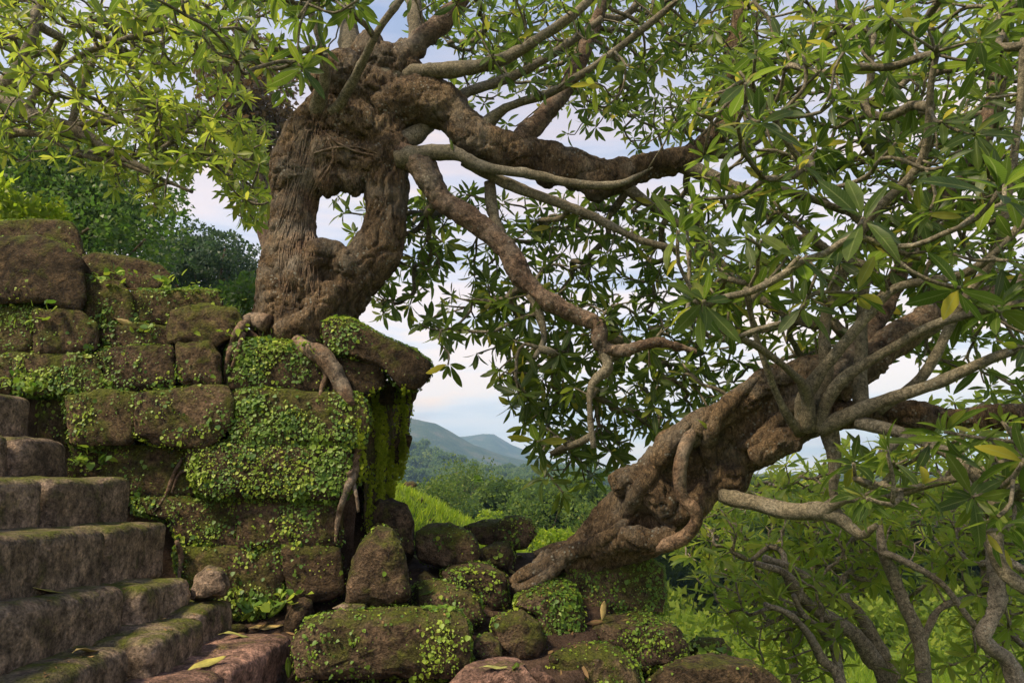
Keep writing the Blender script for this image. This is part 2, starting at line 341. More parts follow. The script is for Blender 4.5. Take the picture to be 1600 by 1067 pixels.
def scatter(name, bases, P, R, S, m, parent=None, tint=None, smooth=True):
    """join many copies of small leaf shapes"""
    n = len(P); idx = rng.integers(0, len(bases), n); Vs, Fs, Us, Ts = [], [], [], []; off = 0
    tint = rng.random(n) if tint is None else tint
    S = np.broadcast_to(np.asarray(S, float), (n,))
    for b, (bv, bf, bu) in enumerate(bases):
        k = np.where(idx == b)[0]
        if not len(k): continue
        V = np.einsum('nij,vj->nvi', R[k], bv)*S[k, None, None]+P[k, None, :]
        Fc = bf[None]+(np.arange(len(k))*len(bv))[:, None, None]+off
        Vs.append(V.reshape(-1, 3)); Fs.append(Fc.reshape(-1, bf.shape[1])); Us.append(np.tile(bu, (len(k), 1))); Ts.append(np.repeat(tint[k], len(bv)))
        off += len(k)*len(bv)
    return mk(name, np.concatenate(Vs), np.concatenate(Fs), m, parent, smooth, np.concatenate(Us), np.concatenate(Ts))
_leafmesh = {}
def leaf_meshes(m):
    if m.name not in _leafmesh:
        L = []
        for bv, bf, bu in LV:
            o = mk('leaf', bv, bf, m, None, True, bu); me = o.data; bpy.data.objects.remove(o); L.append(me)
        _leafmesh[m.name] = L
    return _leafmesh[m.name]
def whorls(T, D, S, nmin=9, nmax=14):
    """T tips, D axes, S leaf length -> P,R,S arrays"""
    P, Dd, Sz, U = [], [], [], []
    for p, d, s in zip(T, D, S):
        n = int(rng.integers(nmin, nmax+1)); d = unit(d); a = unit(np.cross(d, [.3, .1, .9])+1e-3); b = np.cross(d, a); ph = rng.random()*6.28
        for i in range(n):
            an = ph+i*2.399; el = math.radians(rng.uniform(-22, 62))
            if i < 3: el = math.radians(rng.uniform(50, 80))
            v = math.cos(el)*(math.cos(an)*a+math.sin(an)*b)+math.sin(el)*d
            v = unit(v+np.array([0, 0, -.22]))
            P.append(p-d*.05*rng.random()*(i/n)); Dd.append(v); Sz.append(s*rng.uniform(.65, 1.12)*(.62 if i < 3 else 1)); U.append(d)
    P, Dd, Sz, U = map(np.array, (P, Dd, Sz, U))
    R = frames(Dd, U+rng.normal(0, .12, U.shape), rng.normal(0, .25, len(P)))
    return P, R, Sz
def put_leaves(parent, P, R, S, m, nind=300, small=False, tint=None):
    pr, d = proj(P); inf = (pr[:, 0] > -20) & (pr[:, 0] < 1620) & (pr[:, 1] > -20) & (pr[:, 1] < 1087) & (d > .3)
    sc_ = np.where(inf, S/np.maximum(d, .3), 0); order = np.argsort(-sc_); ind = order[:nind]; rest = order[nind:]
    ind = ind[sc_[ind] > 0.006]
    rest = np.setdiff1d(order, ind)
    ms = leaf_meshes(m); pinv = Matrix.Translation(-Vector(parent.location))
    for i in ind:
        o = bpy.data.objects.new('leaf', ms[int(rng.integers(0, 6))]); COL.objects.link(o); o.parent = parent
        M = np.eye(4); M[:3, :3] = R[i]*S[i]; M[:3, 3] = P[i]
        o.matrix_basis = pinv @ Matrix(M.tolist())
    if len(rest):
        f = scatter('foliage', LS if small else LV, P[rest], R[rest], S[rest], m, parent, tint=None); tag(f, kind='stuff')
# ------------------------------------------------------------------ tubes and trunks
def crom(pts, step):
    pts = np.asarray(pts, float); Q = np.vstack([2*pts[0]-pts[1], pts, 2*pts[-1]-pts[-2]]); out_ = []
    for i in range(1, len(Q)-2):
        p0, p1, p2, p3 = Q[i-1], Q[i], Q[i+1], Q[i+2]; n = max(2, int(np.linalg.norm((p2-p1)[:3])/step))
        for k in range(n):
            t = k/n; out_.append(.5*((2*p1)+(-p0+p2)*t+(2*p0-5*p1+4*p2-p3)*t*t+(-p0+3*p1-3*p2+p3)*t**3))
    out_.append(pts[-1]); return np.array(out_)
def tube(C, r, ns=8, cap=True):
    C = np.asarray(C, float); n = len(C); T = np.gradient(C, axis=0); T = unit(T)
    a = unit(np.cross(T[0], [.31, .17, .93])); V = []
    th = np.linspace(0, 2*math.pi, ns, endpoint=False)
    for i in range(n):
        a = unit(a-T[i]*np.dot(a, T[i])); b = np.cross(T[i], a)
        V.append(C[i]+r[i]*(np.cos(th)[:, None]*a+np.sin(th)[:, None]*b))
    V = np.concatenate(V); k = np.arange(ns); k2 = (k+1) % ns; Fc = []
    for i in range(n-1): Fc.append(np.stack([i*ns+k, i*ns+k2, (i+1)*ns+k2, (i+1)*ns+k], 1))
    Fc = np.concatenate(Fc); tri = np.zeros((0, 3), int)
    if cap:
        V = np.vstack([V, C[0], C[-1]]); c0, c1 = len(V)-2, len(V)-1
        tri = np.concatenate([np.stack([k2, k, np.full(ns, c0)], 1), np.stack([(n-1)*ns+k, (n-1)*ns+k2, np.full(ns, c1)], 1)])
    return V, Fc, tri
def gnarl(C, r, ns=14, k=.22):
    V, q, t_ = tube(C, r, ns); n = len(C); cen = np.vstack([np.repeat(C, ns, 0), C[0], C[-1]]); rr = np.concatenate([np.repeat(r, ns), [0, 0]])
    V = cen+(V-cen)*(1+k*fbm(V*13, 3)+.5*k*np.abs(fbm(V*31, 2)))[:, None]; return V, q, t_
def join(parts):
    Vs, Q, T = [], [], []; o_ = 0
    for V, q, t_ in parts:
        Vs.append(V); Q.append(q+o_); T.append(t_+o_); o_ += len(V)
    return np.concatenate(Vs), [np.concatenate(Q), np.concatenate(T)]
def px_path(pts, step=.04):
    """pts: (px,py,Y,radius_px) -> 3D points with radius in metres"""
    A = np.array(pts, float); W = at(A[:, 0], A[:, 1], A[:, 2]); r = A[:, 3]*A[:, 2]/F
    return crom(np.column_stack([W, r]), step)
def remeshed(name, paths, m, parent, vox=.016, smooth=6, amp=.02, freq=7.0, blobs=(), ridge_=0.0, slim=1.0):
    parts = []
    for p in paths:
        rr = p[:, 3]*slim*(1+.22*fbm(p[:, :3]*5.0, 2)); parts.append(tube(p[:, :3], rr, 12))
    for c, r in blobs:
        u = np.linspace(0, math.pi, 10)[1:-1]; C = np.stack([np.array(c)+np.array([0, 0, math.cos(x)*r]) for x in u]); parts.append(tube(C, np.sin(u)*r, 12))
    V, Fc = join(parts); o = mk(name, V, Fc, m, None)
    mod = o.modifiers.new('r', 'REMESH'); mod.mode = 'VOXEL'; mod.voxel_size = vox; mod.use_smooth_shade = True
    s = o.modifiers.new('s', 'SMOOTH'); s.iterations = smooth; s.factor = .6
    dg = bpy.context.evaluated_depsgraph_get(); me = bpy.data.meshes.new_from_object(o.evaluated_get(dg)); bpy.data.objects.remove(o)
    n = len(me.vertices); co = np.empty(n*3, np.float32); me.vertices.foreach_get('co', co); co = co.reshape(-1, 3).astype(float)
    no = np.empty(n*3, np.float32); me.vertices.foreach_get('normal', no); no = no.reshape(-1, 3)
    d = amp*fbm(co*freq, 4)+.007*fbm(co*np.array([34, 34, 16]), 3)+.010*np.abs(fbm(co*np.array([16, 16, 6])+4, 3))
    if ridge_:
        q = co*np.array([9, 9, 3.2])+1.3*np.stack([fbm(co*3, 2), fbm(co*3+9, 2), fbm(co*3+5, 2)], -1)*2
        d = d-ridge_*np.exp(-(np.abs(fbm(q, 2))/.09)**2)+ridge_*.25
    co2 = co+no*d[:, None]; me.vertices.foreach_set('co', co2.astype(np.float32).ravel()); me.update()
    me.materials.clear(); me.materials.append(m); me.polygons.foreach_set('use_smooth', np.ones(len(me.polygons), bool))
    ob = link(name, me, parent); me.name = name
    return ob
# ------------------------------------------------------------------ branching crown
class Crown:
    def __init__(s):
        s.P = []; s.par = []; s.L = []; s.r = []; s.skel = []
    def add_path(s, path, attach=True, step=3):
        prev = -1
        for p in path[::step]:
            s.P.append(p[:3]); s.par.append(prev); s.L.append(0 if prev < 0 else s.L[prev]+.03); s.r.append(p[3]); s.skel.append(True); prev = len(s.P)-1
    def grow(s, tips, tipdir, lw=.22, up=.35, wob=.035, step=.09, rt=.0075, ex=2.35):
        tips = np.asarray(tips); n = len(tips); P = np.array(s.P); L = np.array(s.L)
        D = np.linalg.norm(tips[:, None]-P[None], axis=2)+lw*L[None]
        best = D.argmin(1); bc = D[np.arange(n), best]; todo = np.ones(n, bool); s.tipnode = np.zeros(n, int); s.tipax = np.zeros((n, 3))
        for _ in range(n):
            i = np.argmin(np.where(todo, bc, 1e9)); todo[i] = False; b = best[i]; p0 = np.array(s.P[b]); p1 = tips[i]; d = p1-p0; ln = np.linalg.norm(d)+1e-6
            if s.par[b] >= 0 and not s.skel[b]: pd = unit(p0-np.array(s.P[s.par[b]]))
            else: pd = unit(d)*.7+np.array([0, 0, up])
            t0 = unit(.8*pd+.6*unit(d)+rng.normal(0, .25, 3))*ln*.8
            t1 = unit(unit(d)*.7+tipdir[i]+np.array([0, 0, up]))*ln*.9
            k = max(2, int(ln/step)); new = []; prev = b
            for q in range(1, k+1):
                t = q/k; h = (2*t**3-3*t*t+1)*p0+(t**3-2*t*t+t)*t0+(-2*t**3+3*t*t)*p1+(t**3-t*t)*t1
                if q < k: h = h+rng.normal(0, wob, 3)*min(1, ln*2)*.6
                s.P.append(h); s.par.append(prev); s.L.append(s.L[prev]+ln/k); s.r.append(0); s.skel.append(False); prev = len(s.P)-1
                if q < k or k == 1: new.append(prev)
            s.tipnode[i] = prev; s.tipax[i] = unit(t1)
            if new and todo.any():
                NP = np.array([s.P[j] for j in new]); NL = np.array([s.L[j] for j in new])
                dd = np.linalg.norm(tips[:, None]-NP[None], axis=2)+lw*NL[None]; a = dd.argmin(1); c = dd[np.arange(n), a]; w = c < bc
                bc[w] = c[w]; best[w] = np.array(new)[a[w]]
        N_ = len(s.P); acc = np.zeros(N_); rr = np.zeros(N_); ch = [[] for _ in range(N_)]
        for j in range(N_):
            if s.par[j] >= 0: ch[s.par[j]].append(j)
        for j in range(N_-1, -1, -1):
            if s.skel[j]: continue
            a = acc[j] if acc[j] > 0 else rt**ex
            rr[j] = a**(1/ex); acc[s.par[j]] += a
        s.rr = rr; s.ch = ch
    def build(s, parent, m, nbranch=120, ns=7):
        N_ = len(s.P); starts = []
        for j in range(N_):
            if s.skel[j]: continue
            p = s.par[j]
            if s.skel[p]: starts.append(j)
            else:
                main = max(s.ch[p], key=lambda c: s.rr[c])
                if main != j: starts.append(j)
        br = []
        for j in starts:
            chn = [s.par[j], j]; 
            while s.ch[chn[-1]]: chn.append(max(s.ch[chn[-1]], key=lambda c: s.rr[c]))
            C = np.array([s.P[q] for q in chn]); r = np.array([s.rr[chn[1]]*1.08]+[s.rr[q] for q in chn[1:]]); r[0] = min(r[0], max(r[1]*1.15, .004))
            c4 = crom(np.column_stack([C, r]), .045) if len(C) > 2 else np.column_stack([C, r])
            r2 = np.maximum(c4[:, 3], .0035)*(1+.13*fbm(c4[:, :3]*14, 2))
            br.append((c4[:, :3], r2))
        mid = np.array([b[0][len(b[0])//2] for b in br]); _, d = proj(mid); score = np.array([b[1][0] for b in br])/np.maximum(d, .4)*np.array([len(b[0]) for b in br])**.3
        order = np.argsort(-score)
        for i in order[:nbranch]: 
            V, q, t_ = tube(*br[i], ns=9); mk('branch', V, [q, t_], m, parent)
        rest = order[nbranch:]
        if len(rest):
            V, Fc = join([tube(*br[i], ns=5) for i in rest]); tag(mk('twigs', V, Fc, m, parent), kind='stuff')
def inpoly(poly, p):
    poly = np.asarray(poly, float); x, y = p[:, 0], p[:, 1]; ins = np.zeros(len(p), bool); j = len(poly)-1
    for i in range(len(poly)):
        xi, yi = poly[i]; xj, yj = poly[j]
        c = ((yi > y) != (yj > y)) & (x < (xj-xi)*(y-yi)/(yj-yi+1e-12)+xi); ins ^= c; j = i
    return ins
def tips_in(poly, n, Y0, Y1, mind):
    poly = np.asarray(poly, float); lo_, hi = poly.min(0), poly.max(0); out_ = []
    cand = rng.random((n*60, 2))*(hi-lo_)+lo_; cand = cand[inpoly(poly, cand)]; Yc = rng.uniform(Y0, Y1, len(cand)); W = at(cand[:, 0], cand[:, 1], Yc)
    for w in W:
        if len(out_) >= n: break
        if not out_ or np.min(np.linalg.norm(np.array(out_)-w, axis=1)) > mind: out_.append(w)
    return np.array(out_)

# ------------------------------------------------------------------ stones
GROW = []      # (verts, tris, density, size, which)
def stone(name, poly, Y, thick=.5, mat_=None, parent=None, bulge=.05, tilt=0.0, amp=.012, dens=0.0, which='wall', M=60, corner=2, sk=(0, 0)):
    poly = np.array(poly, float); n = len(poly); pts = poly
    for _ in range(1 if parent is not None else 1):
        a = pts; b = np.roll(pts, -1, 0); pts = np.stack([a*.93+b*.07, a*.07+b*.93], 1).reshape(-1, 2)
    seg = np.linalg.norm(np.roll(pts, -1, 0)-pts, axis=1); cu = np.concatenate([[0], np.cumsum(seg)]); tt = np.linspace(0, cu[-1], M, endpoint=False)
    pp = np.vstack([pts, pts[:1]]); O = np.stack([np.interp(tt, cu, pp[:, 0]), np.interp(tt, cu, pp[:, 1])], 1)
    c = (O.max(0)+O.min(0))/2*.5+O.mean(0)*.5
    if parent is not None: O = c+(O-c)*(1+3.2/np.maximum(np.abs(O-c).max(0), 12)); bulge *= .55
    else: bulge *= .6
    y0, y1 = O[:, 1].min(), O[:, 1].max(); x0, x1 = O[:, 0].min(), O[:, 0].max()
    Yl, Yr = (Y if isinstance(Y, (tuple, list)) else (Y, Y))
    rings = [(1-s, -bulge*max(0, 1-(1-s)**5)**.8) for s in (.96, .82, .66, .5, .36, .24, .14, .07, .025, 0)]
    rings += [(1.0, .12), (1.0, .35), (.985, .65), (.95, .9), (.85, 1.0), (.4, 1.02)]
    Vs = []
    for k, (s, dy) in enumerate(rings):
        Q = c+(O-c)*s; back = k >= 10
        Yb = Yl+(Yr-Yl)*np.clip((Q[:, 0]-x0)/(x1-x0), 0, 1)
        v = 1-np.clip((Q[:, 1]-y0)/(y1-y0), 0, 1)
        tl = tilt*1.25*np.clip((v-.74)/.26, 0, 1)
        if back: Yb = Yb+dy*thick+tl*(1-.6*dy)
        else: Yb = Yb+dy+tl
        W = at(Q[:, 0], Q[:, 1], Yb)
        if back: W = W+np.array([sk[0], 0, sk[1]])*dy*thick
        Vs.append(W)
    V = np.concatenate(Vs); K = len(rings); k = np.arange(M); k2 = (k+1) % M
    Q_ = np.concatenate([np.stack([i*M+k, (i+1)*M+k, (i+1)*M+k2, i*M+k2], 1) for i in range(K-1)])
    V = np.vstack([V, Vs[0].mean(0), Vs[-1].mean(0)]); c0, c1 = len(V)-2, len(V)-1
    T = np.concatenate([np.stack([k, k2, np.full(M, c0)], 1), np.stack([(K-1)*M+k2, (K-1)*M+k, np.full(M, c1)], 1)])
    # displace
    cen = V.mean(0); d = unit(V-cen); d[:, 1] *= 1.0
    a = fbm(V*4.2+len(GROW)*1.7, 4); b = fbm(V*14, 3)
    V = V+d*(amp*(1.2 if parent is not None else 1.7)*a+amp*.9*b+amp*.5*fbm(V*34, 2))[:, None]
    r2 = np.random.default_rng(len(GROW)*7+5); ext = (V.max(0)-V.min(0))/2
    for _ in range(9 if parent is None else 4):
        nn = unit(r2.normal(0, 1, 3)*[1, .8, 1]+[0, -.35, .25]); dt = (V-cen)@nn; h = np.abs(nn*ext).sum()*(r2.uniform(.64, .84) if parent is None else r2.uniform(.80, .95)); ov = np.clip(dt-h, 0, None)
        V = V-nn*(ov*.93)[:, None]
    # chipped edges
    edge = np.zeros(len(V)); 
    for kk in (6, 7, 8, 9, 10): edge[kk*M:(kk+1)*M] = 1
    chip = np.clip(fbm(V*7+31, 3)-.12, 0, 1)*edge; V = V-d*(chip*.06)[:, None]
    o = mk(name, V, [Q_, T], mat_ or M_wall, parent)
    tri = np.concatenate([Q_[:, [0, 1, 2]], Q_[:, [0, 2, 3]]]); GROW.append((V.copy(), tri[: M*12*2] if False else tri, dens, which))
    if parent is None:
        o.data.set_sharp_from_angle(angle=math.radians(24)); recenter(o)
    return o
def hexstone(name, C, parent, m, amp=.008, rnd=.035, dens=0, which='step', n=(14, 8, 10)):
    """C: 8 corners indexed [x][y][z] (bits) -> rounded subdivided block"""
    C = np.array(C, float).reshape(2, 2, 2, 3); ax = [np.linspace(0, 1, k) for k in n]; Vd = {}; V = []; Fs = []
    L = [np.linalg.norm(C[1, 0, 0]-C[0, 0, 0]), np.linalg.norm(C[0, 1, 0]-C[0, 0, 0]), np.linalg.norm(C[0, 0, 1]-C[0, 0, 0])]
    def vid(i, j, k):
        if (i, j, k) in Vd: return Vd[(i, j, k)]
        u = [ax[0][i], ax[1][j], ax[2][k]]
        p = np.array([(x-.5)*l for x, l in zip(u, L)]); h = np.array(L)/2-rnd; q = np.clip(p, -h, h); dd = p-q; ln = np.linalg.norm(dd)
        if ln > 1e-9: p = q+dd/ln*min(ln, rnd) if ln > rnd else p
        u = [pi/l+.5 for pi, l in zip(p, L)]
        w = 0
        for a in (0, 1):
            for b in (0, 1):
                for c in (0, 1): w = w+C[a, b, c]*(u[0] if a else 1-u[0])*(u[1] if b else 1-u[1])*(u[2] if c else 1-u[2])
        Vd[(i, j, k)] = len(V); V.append(w); return len(V)-1
    nx, ny, nz_ = n
    for a, b, fx in ((0, 1, 2), (0, 2, 1), (1, 2, 0)):
        for side in (0, n[fx]-1):
            for i in range(n[a]-1):
                for j in range(n[b]-1):
                    q = []
                    for di, dj in ((0, 0), (1, 0), (1, 1), (0, 1)):
                        t_ = [0, 0, 0]; t_[a] = i+di; t_[b] = j+dj; t_[fx] = side; q.append(vid(*t_))
                    flip = (side == 0) ^ (fx == 1)
                    Fs.append(q[::-1] if flip else q)
    V = np.array(V); Fs = np.array(Fs); cen = V.mean(0); d = unit(V-cen)
    V = V+d*(amp*1.6*fbm(V*4+3, 4)+amp*.6*fbm(V*15, 3))[:, None]
    o = mk(name, V, Fs, m, parent); me = o.data
    import bmesh; bm = bmesh.new(); bm.from_mesh(me); bmesh.ops.recalc_face_normals(bm, faces=bm.faces); bm.to_mesh(me); bm.free()
    GROW.append((V.copy(), np.concatenate([Fs[:, [0, 1, 2]], Fs[:, [0, 2, 3]]]), dens, which))
    return o
exec_marker = None
# ---- the ruined wall
wall = empty('ruined_wall', at(300, 900, 4.6), 'mossy ruined wall of large brown stone blocks overgrown with small creepers', 'wall')
WB = [  # poly, Y, thick, bulge, dens
 ([(-30,350),(60,345),(108,348),(124,372),(132,404),(100,410),(-30,400)], 5.0, .8, .05, .05),
 ([(-30,374),(60,371),(105,384),(129,410),(132,468),(122,486),(60,472),(-30,474)], 4.5, .7, .09, .10),
 ([(131,404),(150,397),(200,403),(250,415),(264,430),(260,450),(210,455),(185,441),(133,430)], 4.75, .8, .05, .12),
 ([(130,432),(185,441),(205,460),(208,504),(128,500)], 4.6, .6, .05, .75),
 ([(207,457),(335,456),(347,476),(345,500),(280,506),(209,502)], 4.65, .7, .05, .45),
 ([(264,512),(272,486),(325,475),(368,484),(380,506),(362,526),(335,540),(264,534)], 4.5, .6, .07, .35),
 ([(-30,476),(48,478),(50,552),(-30,556)], 4.55, .6, .05, .55),
 ([(51,482),(120,486),(150,506),(152,545),(100,553),(52,550)], 4.5, .6, .06, .5),
 ([(150,505),(205,506),(262,512),(262,538),(156,547)], 4.6, .6, .05, .6),
 ([(-30,556),(16,560),(14,612),(-30,614)], 4.5, .6, .05, .3),
 ([(19,553),(100,551),(150,556),(166,604),(150,613),(22,612)], 4.5, .6, .06, .7),
 ([(156,549),(268,540),(275,600),(225,608),(168,607)], 4.5, .6, .05, .75),
 ([(276,536),(328,531),(345,556),(344,600),(282,602)], 4.45, .6, .06, .3),
 ([(356,545),(375,533),(440,533),(500,552),(510,575),(512,612),(440,610),(356,605)], 4.5, .7, .06, 1.3),
 ([(506,558),(560,560),(596,566),(600,600),(572,614),(514,613)], 4.5, .6, .05, .3),
 ([(505,520),(515,502),(545,497),(600,528),(648,548),(672,568),(668,590),(654,605),(626,606),(596,574),(560,562),(512,548)], 4.45, 1.2, .10, .6),
 ([(62,630),(104,622),(107,690),(90,690),(62,682)], 4.62, .5, .04, .25),
 ([(104,618),(160,611),(213,616),(222,650),(206,693),(112,693)], 4.45, .6, .06, .3),
 ([(215,616),(275,605),(352,604),(363,622),(360,660),(338,688),(318,699),(245,694),(208,680)], 4.4, .6, .07, .5),
 ([(366,612),(440,608),(560,618),(574,642),(570,692),(470,694),(366,690)], 4.42, .7, .06, 1.2),
 ([(112,697),(160,696),(164,745),(116,744)], 4.62, .5, .04, .5),
 ([(160,699),(250,698),(292,704),(298,740),(312,772),(214,776),(163,745)], 4.58, .6, .05, .55),
 ([(290,702),(360,690),(470,692),(545,695),(548,760),(532,778),(385,779),(314,770),(297,740)], 4.42, .7, .07, .9),
 ([(547,702),(571,694),(568,738),(549,768)], 4.5, .5, .03, .3),
 ([(212,780),(300,776),(370,780),(371,854),(284,851),(262,812),(214,800)], 4.55, .6, .05, 1.0),
 ([(373,781),(526,781),(533,800),(532,850),(470,856),(374,856)], 4.48, .7, .05, 1.0),
 ([(276,856),(350,854),(440,856),(446,944),(405,964),(360,960),(300,930),(278,890)], 4.5, .6, .07, .9),
 ([(443,856),(530,853),(536,925),(505,937),(447,942)], 4.46, .6, .06, .35),
]
for P_, Y_, th, bu, dn in WB: stone('stone_block', P_, Y_, th, M_wall, wall, bu, 0, .014, dn)
# side return of the wall, facing right, receding
cols = [(573, 597, 4.75), (597, 620, 5.25), (620, 643, 5.8)]
rows_ = [(606, 648), (650, 694), (697, 742), (744, 786), (788, 828)]
for ci, (xa, xb, Yc) in enumerate(cols):
    for ri, (ya, yb) in enumerate(rows_):
        if ri > 4-ci: continue
        jx = rng.uniform(-3, 3); sh = -4*ri
        stone('stone_block', [(xa+sh*.4*ci+jx, ya), (xb+sh*.5*ci+jx, ya-2), (xb+sh*.9*ci-2, yb-1), (xa+sh*.6*ci, yb)], (Yc, Yc+.4), .8, M_wall, wall, .04, 0, .02, .2, M=32)
stone('stone_block', [(556,598),(650,596),(645,628),(556,628)], 4.95, .8, M_wall, wall, .04, 0, .01, 0, M=30)
stone('stone_block', [(612,690),(630,680),(642,684),(636,706),(618,722),(610,712)], 5.6, .5, M_wall, wall, .04, 0, .01, .1, M=30)
# ---- earth behind the wall
def bank_top(x):
    return np.interp(x, [-7, -3.9, -2.7, -1.9, -1.15, -.95], [2.4, 1.62, 1.22, 1.02, .86, .1])
xs_ = np.linspace(-9, -1.0, 60); ys_ = np.linspace(4.85, 9, 24); X, Yg = np.meshgrid(xs_, ys_)
Z = bank_top(X)+.06*fbm(np.stack([X*2, Yg*2, X*0], -1), 3)-np.clip(Yg-6.1, 0, 9)*2.0*np.clip((X+3)/2+1, 0, 1); Z = np.where(X > -1.04, -1.4, Z); Z[0] = -1.4
V = np.stack([X, Yg, Z], -1).reshape(-1, 3); i = np.arange(23*59); r_, c_ = i//59, i % 59; a = r_*60+c_
tag(mk('earth_bank', V, np.stack([a, a+1, a+61, a+60], 1), M_soil), kind='structure')
# core filling behind the face so joints read as dark earth
xs_ = np.linspace(-4.6, -1.05, 40); zs_ = np.linspace(-1.3, 1.0, 30); X, Zg = np.meshgrid(xs_, zs_)
top = bank_top(X)-.12; Zg = np.minimum(Zg, top); Yv = 4.72+.05*fbm(np.stack([X*5, Zg*5, X*0], -1), 3)
V = np.stack([X, Yv, Zg], -1).reshape(-1, 3); i = np.arange(29*39); r_, c_ = i//39, i % 39; a = r_*40+c_
tag(mk('earth_fill', V, np.stack([a, a+1, a+41, a+40], 1), M_soil), kind='structure')
# ---- terrace soil among boulders
xs_ = np.linspace(-3.4, 2.3, 90); ys_ = np.linspace(2.2, 6.3, 70); X, Yg = np.meshgrid(xs_, ys_)
Zt = np.interp(Yg, [2.2, 3.6, 4.2, 5.2, 5.8, 6.3], [-1.3, -1.12, -.98, -.68, -.62, -1.6])+.05*fbm(np.stack([X*3, Yg*3, X*0], -1), 4)
Zt = Zt-6.0*np.clip(X-.42-.30*(Yg-4), 0, 3)
V = np.stack([X, Yg, Zt], -1).reshape(-1, 3); i = np.arange(69*89); r_, c_ = i//89, i % 89; a = r_*90+c_
soilV, soilF = V, np.stack([a, a+1, a+91, a+90], 1)
tag(mk('terrace_soil', V, soilF, M_soil), kind='structure')
# ---- stairs
stairs = empty('stone_stairs', at(200, 1040, 3.6), 'worn brown stone stairs climbing left beside the ruined wall', 'stairs')
#  right-end px, top py at wall, riser height, slope, joints (Y), tread
def zat(py, Y): return float(at(800, py, Y)[2])
SR = [((66, 620), 4.45, .30, -.05, [], .5, 0), ((113, 684), 4.42, .27, -.05, [3.95], .5, 0), ((212, 746), 4.38, .35, 0.0, [3.62], .5, 0),
      ((272, 813), 4.36, .34, .07, [3.60], .45, .035), ((299, 896), 4.0, .36, .0, [3.45], .5, .055), ((382, 928), 4.25, .32, 0.0, [3.72, 3.15], .5, 0), ((474, 985), 4.08, .36, -.10, [3.35], .7, 0)]
for k, ((px_, py_), Yw, hgt, sl, jts, tread, zs) in enumerate(SR):
    x0 = float(at(px_, py_, Yw)[0]); zt = zat(py_, Yw); ysx = [Yw]+jts+[1.9]
    for q in range(len(ysx)-1):
        ya, yb = ysx[q]-.018, ysx[q+1]+.018; dz = rng.uniform(-.012, .008); dx = rng.uniform(-.04, .04)
        xa, xb = x0+sl*(Yw-ya)+dx, x0+sl*(Yw-yb)+dx; za, zb = zt+dz+zs*(Yw-ya), zt+dz+zs*(Yw-yb); cs = []
        for bx in (0, 1):
            for by in (0, 1):
                for bz in (0, 1):
                    cs.append(((xb, xa)[by]+(0 if bx else -tread)-(0.02 if (bx and bz) else 0), (yb, ya)[by], (zb, za)[by]-(0 if bz else hgt)-(.012 if bx and bz else 0)))
        hexstone('step_block', cs, stairs, M_step if k < 6 else M_pink, .022, .05, dens=.0, n=(12, max(10, int(abs(ya-yb)*30)), 12))
